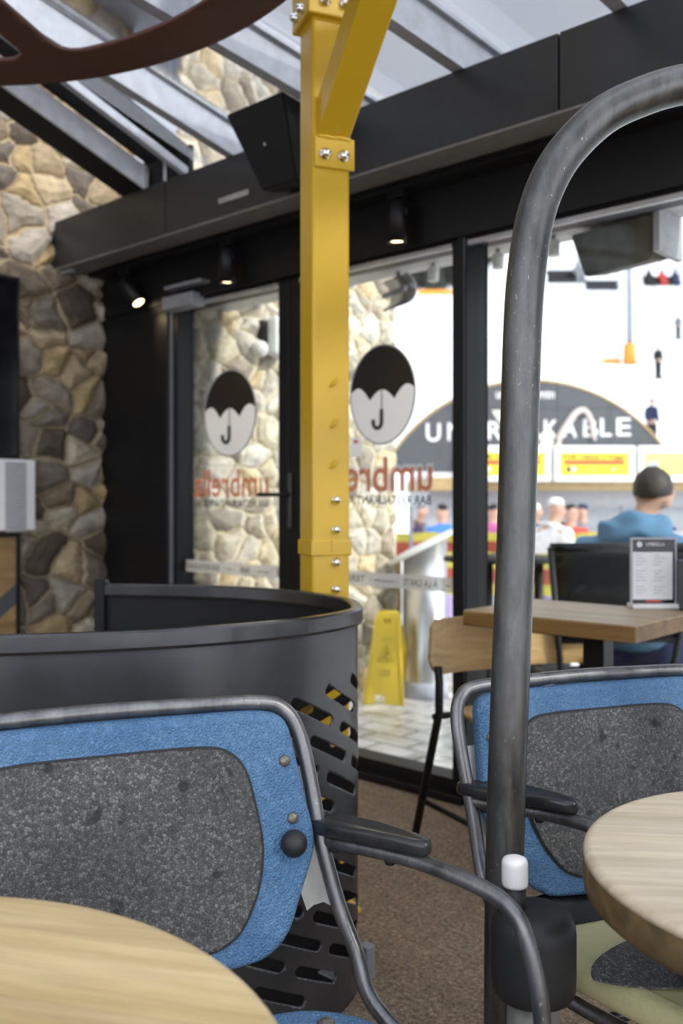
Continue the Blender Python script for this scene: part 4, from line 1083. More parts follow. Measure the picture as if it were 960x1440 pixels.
d_ = (CAMZ-ZO)*F/(966-HZ)
g = G(); hh = CAMZ-(787-HZ)/F*d_-ZO; ww = 13/F*d_
tw = thing('timber_post', 'pale timber board standing between the stone corner and the steel pillar', 'board', tp, PHI)
g.box((-ww, -.02, 0), (-.004, .02, hh), .003); g.box((.004, -.02, 0), (ww, .02, hh), .003); obj('board', g, M['tan'], tw)
g = G(); g.box((-ww, .02, .1), (ww, .04, .18)); g.box((-ww, .02, hh-.2), (ww, .04, hh-.1)); obj('batten', g, M['tan'], tw)

# ================= fixtures on the outside wall and canopy =================
lp0 = atX(385, 447, XO+.08); lp1 = atX(385, 502, XO+.08)
t = thing('wall_lamp', 'white upright lamp on the sunlit stone wall outside the left door', 'lamp', (XO+.03, lp0.y, lp1.z))
hl_ = lp0.z-lp1.z
g = G(); g.box((.04, -.05, 0), (.12, .05, hl_), .02); obj('shade', g, M['white_pl'], t)
g = G(); g.box((0, -.075, .02), (.045, -.03, hl_-.02)); obj('back_plate', g, M['matt_black'], t)
q = atX(364, 491, XO+.08)
t = thing('dome_camera', 'small white dome camera beside the white wall lamp', 'camera', (XO+.02, q.y, q.z))
g = G(); g.ball((.07, 0, 0), .045, 18, 12); obj('dome', g, M['white_pl'], t); g = G(); g.tube([(0, 0, 0.02), (.06, 0, .02)], .03, 14); obj('mount', g, M['white_pl'], t)
sp2 = atY(880, 330, 3.12)
t = thing('outdoor_loudspeaker', 'grey box loudspeaker hanging under the canopy outside the right window', 'speaker', (sp2.x, 3.12, 2.06))
g = G(); P = [(-.165, -.10, -.035), (.14, -.10, -.02), (.115, -.06, -.165), (-.13, -.06, -.185), (-.165, .10, -.01), (.14, .10, .0), (.14, .10, -.13), (-.13, .10, -.15)]
bm = bmesh.new(); bv = [bm.verts.new(p) for p in P]
for q_ in ((0, 3, 2, 1), (4, 5, 6, 7), (0, 1, 5, 4), (1, 2, 6, 5), (2, 3, 7, 6), (3, 0, 4, 7)): bm.faces.new([bv[i] for i in q_])
bmesh.ops.bevel(bm, geom=bm.edges[:], offset=.006, segments=2, affect='EDGES'); g.frombm(bm); cb_ = obj('cabinet', g, plain('weathered_grey', (.10, .095, .085), .8, 0, .4, 12), t)
g = G(); g.box((.141, -.10, -.15), (.165, .10, .0), .004); obj('side_cheek', g, M['lightgrey'], t)
g = G(); g.box((-.02, -.02, -.04), (.02, .02, 0)); g.tube([(-.1, .0, -.02), (.09, 0, -.01)], .01, 8); obj('hanger', g, M['galv'], t)
for label, px_, py_, yy, c_ in (('small canopy spotlight outside, seen through the right glass door', 609, 372, 3.12, 'white_pl'), ('small canopy spotlight outside, left of the thick grey pipe', 700, 352, 3.12, 'white_pl'), ('white canopy floodlight outside, right of the thick grey pipe', 778, 340, 3.10, 'white_pl')):
    q = atY(px_, py_, yy)
    t = thing('canopy_spotlight', label, 'spotlight', (q.x, yy, 2.06), PHI)
    g = G(); g.lathe([(.022, -.075), (.024, -.02), (.012, -.012)], 18); obj('housing', g, M[c_], t)
    g = G(); g.tube([(0, 0, -.02), (0, 0, 0)], .008, 8); obj('stem', g, M['galv'], t)
q = atY(560, 392, 3.14)
t = thing('patio_heater', 'curved silver patio heater under the canopy, left of the snow slope', 'heater', (q.x, 3.14, 2.06), PHI+.5)
g = G(); vs = []; fs = []
for i in range(13):
    a = math.radians(-70+140*i/12)
    for r__ in (.07, .062):
        for y in (-.10, .10): vs.append((r__*math.cos(a)-.04, y, -.09+r__*math.sin(a)))
for i in range(12):
    b = i*4; e = b+4
    fs += [[b, e, e+1, b+1], [b+2, b+3, e+3, e+2], [b, b+2, e+2, e], [b+1, e+1, e+3, b+3]]
g.add(vs, fs, True); obj('reflector', g, M['alu'], t)
g = G(); g.tube([(-.02, -.09, -.09), (-.02, .09, -.09)], .012, 10); obj('element', g, M['galv'], t)
g = G(); g.tube([(.0, 0, -.03), (0, 0, 0)], .01, 8); obj('stem', g, M['galv'], t)
for label, a_, b_ in (('dark canopy strut outside, above the left door pane', (332, 408), (366, 432)), ('dark canopy strut outside, right beside the yellow post', (497, 375), (526, 391))):
    p = atY(a_[0], a_[1], 2.95); p.z = 2.06; q = atY(b_[0], b_[1], 3.5)
    g = G(); g.tube([p, q], .012, 10); g.box(p-Vector((.02, .02, .01)), p+Vector((.02, .02, 0))); tag(obj('canopy_strut', g, M['galv']), label, 'strut')

# ================= people =================
def skin_mesh(name, pts, edges, mat, sub=1):
    me = bpy.data.meshes.new(name); me.from_pydata([p[0] for p in pts], edges, [])
    o = bpy.data.objects.new(name, me); COL.objects.link(o)
    o.modifiers.new('s', 'SKIN'); sv = me.skin_vertices[0].data
    for i, p in enumerate(pts):
        r = p[1]; sv[i].radius = r if isinstance(r, tuple) else (r, r); sv[i].use_root = (i == 0)
    m = o.modifiers.new('u', 'SUBSURF'); m.levels = sub; m.render_levels = sub
    dg = bpy.context.evaluated_depsgraph_get(); m2 = bpy.data.meshes.new_from_object(o.evaluated_get(dg))
    bpy.data.objects.remove(o); bpy.data.meshes.remove(me)
    g = G(); g.add([v.co.copy() for v in m2.vertices], [list(p.vertices) for p in m2.polygons], True); bpy.data.meshes.remove(m2)
    return g
def head_pts(c, tl=0.0):
    # crown, face, ears, nose round a head centre; faces -y
    return c
def person(label, loc, rz, jacket, trousers, hat, h=1.72, lean=0.0, arms=(0, 0)):
    t = thing('person', label, 'person', loc, rz)
    k = h/1.72
    V = lambda x, y, z: Vector((x, y-lean*max(0, z-.95), z))*k
    P = [(V(0, 0, .95), (.135, .10)), (V(0, 0, 1.14), (.12, .09)), (V(0, .01, 1.32), (.15, .10)), (V(0, .01, 1.43), (.10, .075)), (V(0, 0, 1.50), (.052, .052)), (V(0, -.015, 1.56), (.068, .078)), (V(0, -.02, 1.635), (.076, .094)), (V(0, -.01, 1.70), (.05, .06))]
    E = [(i, i+1) for i in range(7)]
    def chain(root, pts):
        p = root
        for q in pts: P.append(q); E.append((p, len(P)-1)); p = len(P)-1
        return p
    hands = []
    for s, a in zip((-1, 1), arms):
        i = chain(2, [(V(s*.185, .01, 1.385), .062), (V(s*.235, .02-.02*a, 1.13), .047), (V(s*.22, -.10-.18*a, .93+.16*a), .033), (V(s*.215, -.15-.2*a, .87+.18*a), (.042, .022))])
        for f, (dx, l) in enumerate(((-.026, .055), (-.009, .07), (.009, .068), (.026, .05))):
            b_ = P[i][0]; chain(i, [(b_+Vector((dx, -.03, -.035)), .010), (b_+Vector((dx, -.03-l*.35, -.035-l*.75)), .008)])
        b_ = P[i][0]; chain(i, [(b_+Vector((-s*.035, -.02, -.01)), .011), (b_+Vector((-s*.045, -.05, -.03)), .009)])
    for s in (-1, 1):
        chain(0, [(V(s*.09, 0, .86), .09), (V(s*.10, -.02, .50), .062), (V(s*.10, .01, .10), .042), (V(s*.105, -.11, .045), (.042, .03))])
    # nose and ears
    chain(6, [(V(0, -.118, 1.615), .013)])
    for s in (-1, 1): chain(6, [(V(s*.082, .0, 1.62), (.012, .02))])
    obj('body', skin_mesh('b', P, E, None), M['skin'], t)
    J = [(V(0, 0, .88), (.17, .13)), (V(0, 0, 1.14), (.155, .125)), (V(0, .015, 1.33), (.185, .135)), (V(0, .015, 1.43), (.13, .10)), (V(0, .0, 1.485), (.075, .075))]
    JE = [(0, 1), (1, 2), (2, 3), (3, 4)]
    for s, a in zip((-1, 1), arms):
        J += [(V(s*.20, .01, 1.375), .085), (V(s*.25, .02-.02*a, 1.13), .07), (V(s*.222, -.095-.18*a, .94+.16*a), .055)]; n_ = len(J); JE += [(2, n_-3), (n_-3, n_-2), (n_-2, n_-1)]
    obj('jacket', skin_mesh('j', J, JE, None), M[jacket], t)
    T = [(V(0, 0, .95), (.15, .115))]; TE = []
    for s in (-1, 1):
        T += [(V(s*.095, 0, .84), .105), (V(s*.105, -.02, .50), .085), (V(s*.105, .01, .12), .075)]; n_ = len(T); TE += [(0, n_-3), (n_-3, n_-2), (n_-2, n_-1)]
    obj('trousers', skin_mesh('t', T, TE, None), M[trousers], t)
    B = G()
    for s in (-1, 1): B.box(V(s*.105-.055, -.17, 0), V(s*.105+.055, .08, .16), .03)
    obj('boots', B, M['c_black'], t)
    H = skin_mesh('h', [(V(0, .0, 1.645), (.088, .10)), (V(0, .005, 1.70), (.075, .085)), (V(0, .01, 1.735), (.04, .045))], [(0, 1), (1, 2)], None)
    obj('hat', H, M[hat], t)
    return t
def put(label, px_, d, face, *a, **kw):
    x = (px_-480)/F*d; return person(label, cw(x, d, ground(x, d)), PHI+math.radians(face), *a, **kw)
put('person in dark purple jacket and grey hat, nearest the stone wall corner', 585, 12.9, 80, 'c_purple', 'c_navy', 'c_grey', arms=(.6, .2), lean=.1)
put('person in bright blue jacket and black hat, behind the steel pillar', 622, 11.9, 200, 'c_blue', 'c_lilac', 'c_black')
put('person in white jacket and white hat, right of the thick grey pipe', 770, 8.75, 120, 'c_white', 'c_lilac', 'c_white', h=1.66, arms=(.8, .9), lean=.15)
put('person in red jacket and black hat, left of the man in blue hoodie', 802, 11.3, 20, 'c_red', 'c_black', 'c_black')
put('person in black jacket and grey hat, between the white and red jackets', 786, 13.2, 160, 'c_black', 'c_grey', 'c_grey')
put('person in grey jacket and navy hat, close behind the blue hoodie hood', 819, 12.5, 240, 'c_grey', 'c_navy', 'c_navy')
put('person in pink jacket and black hat, in the gap left of the thick grey pipe', 693, 12.2, 150, 'c_pink', 'c_black', 'c_black')
put('person in navy jacket and white hat, just left of the thick grey pipe', 752, 12.6, 90, 'c_navy', 'c_black', 'c_white')

# seated man
dm = 4.15; xm = (893-480)/F*dm
man = thing('person', 'person in blue hoodie with short dark hair, seated with back turned outside the window', 'person', cw(xm, dm, ZO), PHI+math.radians(152))
# local: faces -y.  hips at the seat, torso bent forward, head turned and bowed
zsit = .47
sh0 = Vector((0, -.10, 1.02))
P = [(Vector((0, .06, zsit+.12)), (.16, .12)), (Vector((0, .06, zsit+.30)), (.14, .105)), (Vector((0, -.02, zsit+.48)), (.165, .11)), (Vector((0, -.075, zsit+.585)), (.11, .085)), (Vector((-.02, -.135, zsit+.665)), (.056, .056)), (Vector((-.035, -.185, zsit+.73)), (.070, .080)), (Vector((-.045, -.205, zsit+.80)), (.079, .098)), (Vector((-.045, -.175, zsit+.865)), (.062, .072))]
E = [(i, i+1) for i in range(7)]
def chain2(root, pts):
    p = root
    for q in pts: P.append(q); E.append((p, len(P)-1)); p = len(P)-1
    return p
for s in (-1, 1):
    i = chain2(2, [(Vector((s*.20, -.035, zsit+.53)), .068), (Vector((s*.27, -.17, zsit+.30)), .05), (Vector((s*.15, -.42, zsit+.33)), .034), (Vector((s*.11, -.49, zsit+.335)), (.042, .022))])
    b_ = P[i][0]
    for dx, l in ((-.027, .055), (-.009, .07), (.009, .068), (.027, .05)): chain2(i, [(b_+Vector((dx, -.045, .0)), .010), (b_+Vector((dx-s*.012, -.045-l*.8, -.018)), .008)])
    chain2(i, [(b_+Vector((-s*.04, -.01, .01)), .011), (b_+Vector((-s*.05, -.045, .0)), .009)])
    chain2(0, [(Vector((s*.10, -.02, zsit+.09)), .095), (Vector((s*.13, -.40, zsit+.08)), .068), (Vector((s*.13, -.38, .12)), .045), (Vector((s*.135, -.50, .05)), (.045, .032))])
hc_ = P[6][0]
chain2(6, [(hc_+Vector((.0, -.125, -.055)), .014)])
for s in (-1, 1): chain2(6, [(hc_+Vector((s*.086, .005, -.035)), (.012, .024))])
obj('body', skin_mesh('b', P, E, None, 2), M['skin'], man)
J = [(Vector((0, .07, zsit+.06)), (.20, .16)), (Vector((0, .075, zsit+.28)), (.19, .15)), (Vector((0, .0, zsit+.49)), (.215, .145)), (Vector((0, -.06, zsit+.585)), (.15, .115)), (Vector((-.012, -.105, zsit+.645)), (.085, .085))]
JE = [(0, 1), (1, 2), (2, 3), (3, 4)]
for s in (-1, 1):
    J += [(Vector((s*.215, -.03, zsit+.515)), .095), (Vector((s*.285, -.16, zsit+.31)), .075), (Vector((s*.17, -.40, zsit+.335)), .058)]; n_ = len(J); JE += [(2, n_-3), (n_-3, n_-2), (n_-2, n_-1)]
jk = obj('hoodie', skin_mesh('j', J, JE, None, 2), M['hoodie'], man)
g = G(); g.ball((-.005, .045, zsit+.615), 1, 28, 18, (.165, .105, .085), Matrix.Rotation(-.35, 3, 'X'))
for v in g.v:                          # soft folds of the lowered hood
    v.z += .014*math.sin(v.x*34+v.y*20)+.010*math.sin(v.x*17-v.z*40); v.y += .010*math.sin(v.z*55+v.x*12)
obj('hood', g, M['hoodie'], jk)
g = G(); g.tube([Vector((.085*math.cos(a)-.015, -.08+.075*math.sin(a), zsit+.635+.035*math.sin(a))) for a in [2*PI*i/28 for i in range(28)]], .026, 12, closed=True); obj('collar', g, M['hoodie'], jk)
T = [(Vector((0, .06, zsit+.11)), (.18, .135))]; TE = []
for s in (-1, 1):
    T += [(Vector((s*.11, -.03, zsit+.09)), .108), (Vector((s*.135, -.40, zsit+.08)), .085), (Vector((s*.135, -.38, .13)), .07)]; n_ = len(T); TE += [(0, n_-3), (n_-3, n_-2), (n_-2, n_-1)]
obj('trousers', skin_mesh('t', T, TE, None, 2), M['c_navy'], man)
g = G()
for s in (-1, 1): g.box((s*.135-.05, -.54, 0), (s*.135+.05, -.32, .10), .03)
obj('boots', g, M['c_black'], man)
g = G(); g.ball(hc_+Vector((0, .018, .004)), 1, 30, 22, (.089, .109, .106))
for v in g.v:                          # hairline: open over the face, cropped above the neck
    q_ = v-hc_
    if q_.y < -.055 and q_.z < .062: v.y = hc_.y-.055+(q_.y+.055)*.1; v.x = hc_.x+q_.x*.93
    if q_.z < -.030: v.z = hc_.z-.030+(q_.z+.030)*.25; v.x = hc_.x+q_.x*.84; v.y = hc_.y+q_.y*.84
    v += Vector((noise.noise(v*40), noise.noise(v*40+Vector((5, 0, 0))), noise.noise(v*40+Vector((0, 9, 0)))))*.006
obj('hair', g, M['hair'], man)

# mesh terrace chair he sits on
def mesh_chair(label, loc, rz):
    t = thing('terrace_chair', label, 'chair', loc, rz)
    hw = .305
    for s in (-1, 1):
        g = G(); g.tube([(s*.20, .19, 0), (s*.23, .20, .45), (s*hw, .285, 1.03)], .014, 10); obj('leg', g, M['black'], t)
        g = G(); g.tube([(s*.24, -.24, 0), (s*.24, -.22, .45)], .014, 10); obj('leg', g, M['black'], t)
        g = G(); g.tube([(s*.24, -.22, .45), (s*.23, .20, .45)], .013, 10); obj('side_rail', g, M['black'], t)
        g = G(); g.tube([(s*.24, -.22, .44), (s*.255, -.22, .66), (s*.255, .22, .68)], .013, 10, 4); obj('armrest', g, M['black'], t)
    g = G(); g.tube([(-hw, .285, 1.03), (hw, .285, 1.03)], .018, 10); obj('back_rail', g, M['black'], t); g = G(); g.tube([(-.245, .225, .64), (.245, .225, .64)], .012, 10); obj('back_rail', g, M['black'], t)
    g = G(); vs = []; fs = []
    for i in range(9):
        v = i/8; z = .64+.39*v; y = .225+.06*v; h_ = .25+.045*v
        for k_ in range(9): u = -1+2*k_/8; vs.append((h_*u, y+.02*(1-u*u), z))
    for i in range(8):
        for k_ in range(8): fs.append([i*9+k_, i*9+k_+1, (i+1)*9+k_+1, (i+1)*9+k_])
    g.add(vs, fs, True); o = obj('mesh_back', g, film_mat('dark_mesh', (.02, .02, .022, 1), .88), t); md = o.modifiers.new('t', 'SOLIDIFY'); md.thickness = .003
    g = G(); g.box((-.235, -.22, .445), (.235, .20, .458), .004); obj('seat', g, M['matt_black'], t)
    g = G(); g.tube([(-.235, -.05, .2), (.235, -.05, .2)], .01, 8); g.tube([(-.24, -.23, .2), (-.215, .195, .2)], .01, 8); g.tube([(.24, -.23, .2), (.215, .195, .2)], .01, 8); obj('stretcher', g, M['black'], t)
    return t
mesh_chair('black mesh terrace chair outside, carrying the man in blue', cw((866-480)/F*4.1-.085, 4.06, ZO), PHI+math.radians(184))
# pale chair outside, behind the cafe table
oc = wood_chair('pale plywood chair standing outside, seen below the cafe table top', cw((805-480)/F*3.62, 3.62, ZO), PHI+math.radians(8))
# round standing table
xs_ = (757-480)/F*5.0
bt_ = thing('bar_table', 'black round standing table outside, behind the thick grey pipe', 'table', cw(xs_-.2, 5.0, ZO), PHI)
zt3 = .766-ZO
g = G(); g.lathe([(1e-5, zt3-.022), (.31, zt3-.022), (.315, zt3-.012), (.31, zt3), (1e-5, zt3)], 48); obj('tabletop', g, M['matt_black'], bt_)
for x, y in ((.2, .0), (-.1, .17), (-.1, -.17)):
    g = G(); g.tube([(x, y, 0), (x, y, zt3-.02)], .026, 14); obj('leg', g, M['black'], bt_)

# ================= safety nets =================
def netline(label, d, xa, xb, bands, posts):
    z0_ = ground((xa+xb)/2, d)
    t = thing('safety_net', label, 'fence', cw((xa+xb)/2, d, z0_), PHI)
    w2 = (xb-xa)/2
    for (ya, yb, m) in bands:
        za, zb2 = CAMZ-(yb-HZ)/F*d-z0_, CAMZ-(ya-HZ)/F*d-z0_
        g = G(); NS = 40
        vs = []; fs = []
        for i in range(NS+1):
            x = -w2+2*w2*i/NS; y = .03*math.sin(i*.9)
            for (dy, z) in ((-.004, za), (.004, za), (.004, zb2), (-.004, zb2)): vs.append((x, y+dy, z-.015*abs(math.sin(i*.45))))
        for i in range(NS):
            for k_ in range(4): fs.append([i*4+k_, i*4+(k_+1) % 4, (i+1)*4+(k_+1) % 4, (i+1)*4+k_])
        g.add(vs, fs); obj('net_band', g, M[m], t)
    for i in range(posts):
        x = -w2+2*w2*i/(posts-1)
        g = G(); g.tube([(x, .05, -.05), (x, .05, 1.5)], .018, 8); obj('post', g, M['c_grey'], t)
netline('red and yellow safety net farther out, in front of the standing skiers', 9.2, -.2, 2.9, ((748, 760, 'net_yel'), (760, 783, 'net_red')), 4)
netline('red and yellow safety net nearer the terrace, behind the steel pillar', 8.2, .62, 2.5, ((776, 798, 'net_yel'), (798, 820, 'net_red'), (820, 836, 'net_yel')), 3)

# ================= kiosk with arched sign =================
dK = 14.0; q = dK/F
X_ = lambda p: (p-744)*q
Zk = lambda y: CAMZ-(y-HZ)*q-(-.7)
kb = thing('kiosk', 'grey kiosk with black arched sign board and white lettering at the foot of the slope', 'kiosk', cw((744-480)*q, dK, -.7), PHI+math.radians(1.5))
g = G(); g.box((X_(604), .25, 0), (X_(1140), 3.2, Zk(688))); obj('wall', g, M['lightgrey'], kb)
g = G(); g.box((X_(600), -.12, Zk(690)), (X_(1145), 3.3, Zk(672)), .01); obj('tan_fascia', g, M['tan'], kb)
g = G(); g.box((X_(603), -.09, Zk(672)), (X_(1140), 3.25, Zk(664)), .01); obj('white_band', g, M['letter'], kb)
g = G(); g.box((X_(690), .22, Zk(745)), (X_(1100), .26, Zk(715)), .005); obj('hatch', g, M['galv'], kb)
g = G(); g.box((X_(604), .05, Zk(775)), (X_(1140), .25, Zk(768)), .01); obj('counter', g, M['tan'], kb)
R_ = 233*q; cx, cz = 0, Zk(537)-R_
th0 = math.acos((Zk(655)-cz)/R_)
arc = [(R_*math.sin(th0-2*th0*i/64), cz+R_*math.cos(th0-2*th0*i/64)) for i in range(65)]
arc = arc+[(X_(562), Zk(664)), (X_(930), Zk(664))]
a = sum(arc[i][0]*arc[(i+1) % len(arc)][1]-arc[(i+1) % len(arc)][0]*arc[i][1] for i in range(len(arc)))
if a < 0: arc = arc[::-1]
g = G(); g.prism(arc, .12, lambda u, v, w: (u, -.10+w, v)); ab = obj('arch_board', g, M['slate'], kb)
g = G(); g.tube([(R_*1.004*math.sin(th0-2*th0*i/64), -.10, cz+R_*1.004*math.cos(th0-2*th0*i/64)) for i in range(65)], .022, 8); obj('arch_trim', g, M['tan'], ab)
g = G()
for xx in (-1.2, -.4, .4, 1.2): g.box((xx-.006, -.104, Zk(664)), (xx+.006, -.10, cz+math.sqrt(R_*R_-xx*xx)-.03))
for zz_ in (Zk(575),): g.box((-1.55, -.104, zz_-.006), (1.55, -.10, zz_+.006))
obj('panel_joint', g, plain('panel_joint', lin(60, 62, 65), .6), ab)
for ch, pxc in zip('UNBREAKABLE', (607, 637, 664, 693, 721, 746, 772, 798, 827, 851, 874)):
    yb = 621-(pxc-607)*.030
    g = text_geo(ch, 25*q/.7, lambda x, y: (X_(pxc-9.5)+x, -.108, Zk(yb)+y), width=(20 if ch != 'L' else 16)*q, bold=.012)
    lt = obj('letter', g, M['letter'], ab); md = lt.modifiers.new('t', 'SOLIDIFY'); md.thickness = .02
g = text_geo('unlimited mtn', 13*q/.7, lambda x, y: (X_(695)+x, -.108, Zk(561)+y), width=82*q, bold=.015); obj('lettering', g, M['letter'], ab)
g = G(); g.tube([(X_(x), -.13, Zk(y)) for x, y in ((781, 630), (785, 612), (796, 596), (806, 582), (818, 578), (827, 590), (830, 606), (833, 620))], [.03, .05, .06, .05, .045, .04, .035, .03], 8, 4); obj('ribbon', g, plain('pale_ribbon', (.62, .52, .48), .6), ab)
M['palegreen'] = plain('pale_green_wedge', (.66, .68, .55), .6)
for tri in (((757, 628), (757, 612), (766, 604), (775, 617), (777, 628)), ((689, 578), (703, 578), (703, 596), (697, 592))):
    o_ = [(X_(x), Zk(y)) for x, y in tri]
    aa = sum(o_[i][0]*o_[(i+1) % len(o_)][1]-o_[(i+1) % len(o_)][0]*o_[i][1] for i in range(len(o_)))
    if aa < 0: o_ = o_[::-1]
    g = G(); g.prism(o_, .01, lambda u, v, w: (u, -.115+w, v)); obj('wedge_mark', g, M['palegreen'], ab)
# menu boards along the kiosk
for i, (pa, pb, lab) in enumerate(((655, 768, 'yellow menu board in white frame on the kiosk, behind the thick grey pipe'), (772, 885, 'yellow menu board with red bar in white frame, just left of the man in blue'), (889, 1002, 'pale yellow menu board in white frame on the kiosk, above the man in blue'))):
    t = thing('menu_board', lab, 'sign', cw((744-480)*q, dK, -.7), PHI+math.radians(1.5))
    y_ = -.30
    g = G(); g.box((X_(pa), y_, Zk(678)), (X_(pb), y_+.16, Zk(628)), .02); bd = obj('frame', g, M['letter'], t)
    g = G(); g.box((X_(pa+9), y_-.012, Zk(669)), (X_(pb-9), y_, Zk(638))); fc = obj('face', g, M['signyellow'] if i < 2 else plain('pale_sign_yellow', (.75, .66, .18), .5), t)
    def tx(s_, x0, yb, hpx, wpx, m): 
        g = text_geo(s_, hpx*q/.7, lambda x, y: (X_(x0)+x, y_-.016, Zk(yb)+y), width=wpx*q, bold=.02); obj('wording', g, M[m], fc)
    if i < 2:
        g = G(); g.box((X_(pa+14), y_-.018, Zk(654)), (X_(pa+97), y_-.012, Zk(648.5))); obj('red_bar', g, M['signred'], fc)
        tx('FOR Tabata 2 Finger', pa+12, 646, 5, 88, 'ink')
        for k_, (dx, m) in enumerate(((20, 'ink'), (26, 'letter'), (42, 'ink'), (54, 'tan'), (66, 'ink'), (82, 'letter'))):
            g = G(); g.ball((X_(pa+dx), y_-.014, Zk(661)), (3.6 if k_ < 2 else 1.9)*q, 10, 6, (1, .3, 1)); obj('picture', g, M[m], fc)
    else:
        tx('ANDALANTE', pa+22, 646, 5, 60, 'print'); g = G(); g.box((X_(pa+12), y_-.018, Zk(664)), (X_(pa+28), y_-.012, Zk(649))); obj('picture', g, M['lightgrey'], fc)
    g = G(); g.box((X_(pa+20), y_+.15, Zk(660)), (X_(pb-20), y_+.20, Zk(645))); obj('bracket', g, M['galv'], t)

# ================= lift pylon, lift chairs, trees =================
dY = 53.0; xY = (885-480)/F*dY; zY = hill(xY, dY)
py = thing('lift_pylon', 'grey ski lift pylon with orange padding at its foot, on the snow slope', 'pylon', cw(xY, dY, zY), PHI)
g = G(); g.tube([(0, 0, 0), (0, 0, 8.6)], [.19, .16], 16); obj('mast', g, M['galv'], py)
g = G(); g.tube([(-1.9, 0, 8.6), (1.9, 0, 8.6)], .14, 10); obj('cross_arm', g, M['galv'], py)
for s in (-1, 1):
    g = G(); g.box((s*1.7-.12, -1.0, 8.35), (s*1.7+.12, 1.0, 8.6), .02); sb = obj('sheave_beam', g, M['galv'], py)
    for y in (-.8, -.27, .27, .8):
        g = G(); g.tube([(s*1.7-.06, y, 8.3), (s*1.7+.06, y, 8.3)], .2, 16); obj('sheave', g, M['c_black'], sb)
g = G(); g.lathe([(.40, 0), (.33, 1.15), (.2, 1.2)], 18); obj('orange_pad', g, M['orange'], py)
g = thing('slope_net', 'small orange net fence with skis stuck in it, left of the pylon foot', 'fence', cw(xY-.95, dY, hill(xY-.95, dY)), PHI)
n_ = g; g = G(); g.box((-.65, -.03, -.1), (.45, .03, .32), .01); obj('net_band', g, M['orange'], n_)
for x in (-.25, .05, .3):
    g = G(); g.tube([(x, 0, 0), (x+.03, .02, .9)], .05, 8); obj('ski', g, M['c_black'], n_)
for s, lab in ((-1, 'ski lift cable running up the slope, left of the pylon'), (1, 'ski lift cable running up the slope, right of the pylon')):
    tp = Vector(cw(xY+s*1.7, dY, zY+8.05)); lo_ = Vector(cw(xY+s*1.7-5, 14.5+4, hill(0, 18)+5.5+4)); hi = Vector(cw(xY+s*1.7+14, 160, hill(xY+15, 160)+8))
    g = G(); g.tube([lo_, tp, hi], .028, 6); tag(obj('lift_cable', g, M['c_grey']), lab, 'cable')
def lift_chair(label, px_, py_, d, w=2.1, riders=()):
    x = (px_-480)/F*d; z = CAMZ-(py_-HZ)/F*d
    t = thing('chairlift_chair', label, 'lift chair', cw(x, d, z), PHI, None)
    h2 = w/2
    g = G(); g.box((-h2, -.45, 0), (h2, .1, .12), .04); obj('seat', g, M['c_black'], t)
    g = G(); g.box((-h2, .08, .1), (h2, .18, .65), .04); obj('backrest', g, M['c_black'], t)
    g = G(); g.tube([(-h2, .1, .1), (-h2, .1, 1.1), (0, .15, 1.35), (h2, .1, 1.1), (h2, .1, .1)], .05, 8, 5); obj('frame', g, M['galv'], t)
    g = G(); g.tube([(0, .15, 1.3), (0, .2, 2.9)], .06, 8); obj('hanger', g, M['galv'], t)
    for s in (-1, 1):
        g = G(); g.tube([(s*h2*.8, -.4, 0), (s*h2*.5, -.65, -.45), (0, -.65, -.45)], .025, 6); obj('footrest', g, M['galv'], t)
    for j, m in enumerate(riders):
        r_x = -h2+.3+j*(w-.6)/max(1, len(riders)-1)
        P2 = [(Vector((0, -.05, .22)), (.2, .15)), (Vector((0, 0, .6)), (.22, .16)), (Vector((0, -.02, .82)), .09), (Vector((0, -.04, .98)), .13), (Vector((.12, -.5, .15)), .1), (Vector((.12, -.55, -.3)), .08), (Vector((-.12, -.5, .15)), .1), (Vector((-.12, -.55, -.3)), .08), (Vector((.26, -.2, .4)), .07), (Vector((-.26, -.2, .4)), .07)]
        gg = skin_mesh('r', P2, [(0, 1), (1, 2), (2, 3), (0, 4), (4, 5), (0, 6), (6, 7), (1, 8), (1, 9)], None)
        rd = obj('person', gg, M[m]); rd.location = cw(x+r_x, d, z+.12); rd.rotation_euler = (0, 0, PHI)
        tag(rd, 'person in %s riding %s, %s' % (m[2:].replace('c_', ''), label_short[label], (('nearer the left end', 'in the middle', 'nearer the right end') if len(riders) == 3 else ('nearer the left end', 'nearer the right end'))[j]), 'person')
    return t
label_short = {}
specs = [('empty dark lift chair against the snow, left of the pylon', 'the empty lift chair', 846, 408, 58, 2.0, ()),
         ('lift chair full of riders in dark clothes, right of the pylon', 'the lift chair right of the pylon', 930, 402, 60, 2.3, ('c_black', 'c_red', 'c_navy')),
         ('large lift chair with riders, just right of the thick grey pipe', 'the lift chair beside the thick grey pipe', 786, 398, 44, 2.4, ('c_white', 'c_grey')),
         ('small distant lift chair with riders, high on the right beside the loudspeaker', 'the distant lift chair high on the right', 926, 366, 95, 2.4, ('c_navy', 'c_black'))]
for l, sh_, *r in specs:
    label_short[l] = sh_; lift_chair(l, *r)
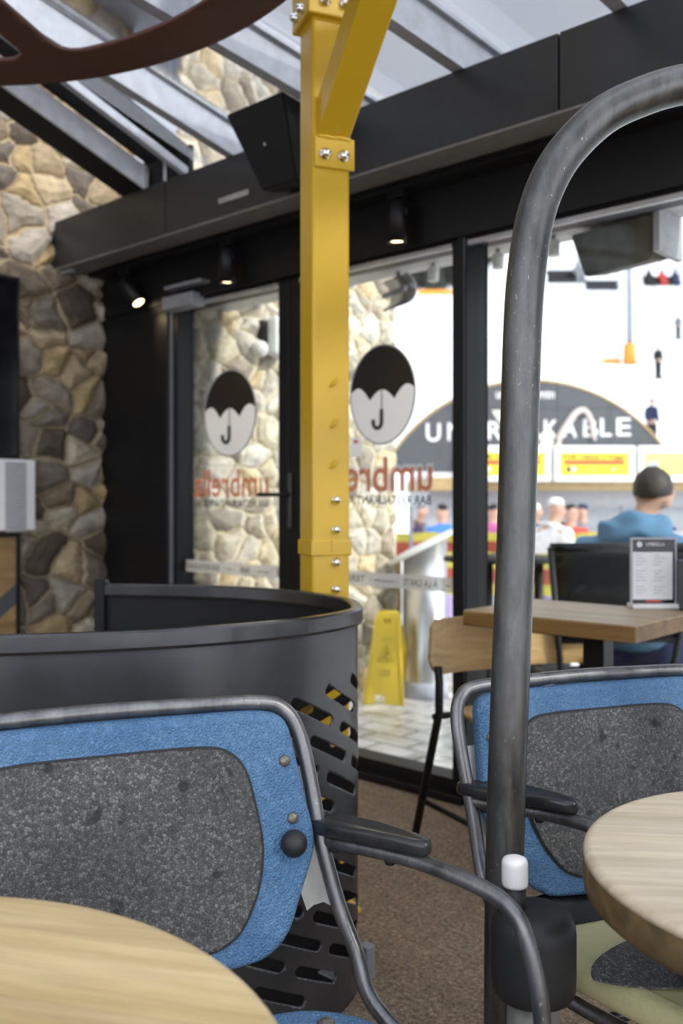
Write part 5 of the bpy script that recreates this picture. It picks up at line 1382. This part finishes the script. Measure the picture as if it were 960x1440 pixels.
for (px_, d, m, lab) in ((925, 46, 'c_black', 'tiny skier in black on the slope above the kiosk roof, right side'), (916, 30, 'c_navy', 'small skier in navy on the snow beside the right end of the arched sign'), (953, 62, 'c_grey', 'distant skier in grey below the lift chairs at the right edge')):
    x = (px_-480)/F*d; t = person(lab, cw(x, d, hill(x, d)), PHI+2, m, 'c_black', 'c_black', h=1.7)
# conifers
def conifer(loc, hgt, sd):
    rnd = random.Random(sd)
    t = thing('conifer', 'dark conifer in the row above the snow slope', 'tree', loc, rnd.random()*6, 'conifers above the snow slope')
    g = G(); g.tube([(0, 0, -.5), (0, 0, hgt*.9)], [.22, .05], 8); obj('trunk', g, M['bark'], t)
    g = G(); nl = 11
    for i in range(nl):
        f = i/nl; z = hgt*(.10+.86*f); r = hgt*.135*(1-f)**.9+.15; K = 13
        ring = []
        for k_ in range(K*2):
            rr = r*(1 if k_ % 2 == 0 else .55)*(.85+.3*rnd.random()); a = 2*PI*k_/(K*2)+i
            ring.append((rr*math.cos(a), rr*math.sin(a), z-rr*.45))
        top = (0, 0, z+hgt*.10); n0 = [top]+ring
        g.add(n0, [[0, 1+k_, 1+(k_+1) % (K*2)] for k_ in range(K*2)])
        g.add([(0, 0, z-.05)]+ring, [[0, 1+(k_+1) % (K*2), 1+k_] for k_ in range(K*2)])
    obj('foliage', g, M['conifer'], t); return t
protos = [conifer(cw(x_, 153, hill(x_, 153)-.3), h_, n_) for x_, h_, n_ in ((10, 12, 1), (15.5, 14, 2), (21, 12, 3))]
rnd = random.Random(5)
for i in range(32):
    x = -3+(i % 8)*3.7+(i//8)*1.8; dd = 158+(i//8)*5
    dup(protos[i % 3], cw(x, dd, hill(x, dd)-.3), rnd.random()*6)
x_ = (612-480)/F*138; n_ = thing('slope_net', 'orange net strip at the forest edge, high in the right glass door', 'fence', cw(x_, 138, hill(x_, 138)), PHI)
g = G(); g.box((-2.6, -.06, .1), (2.6, .06, .9), .02); obj('net_band', g, M['orange'], n_)
for x in (-2.5, 0, 2.5):
    g = G(); g.tube([(x, .1, -.3), (x, .1, 1.2)], .05, 8); obj('post', g, M['c_grey'], n_)
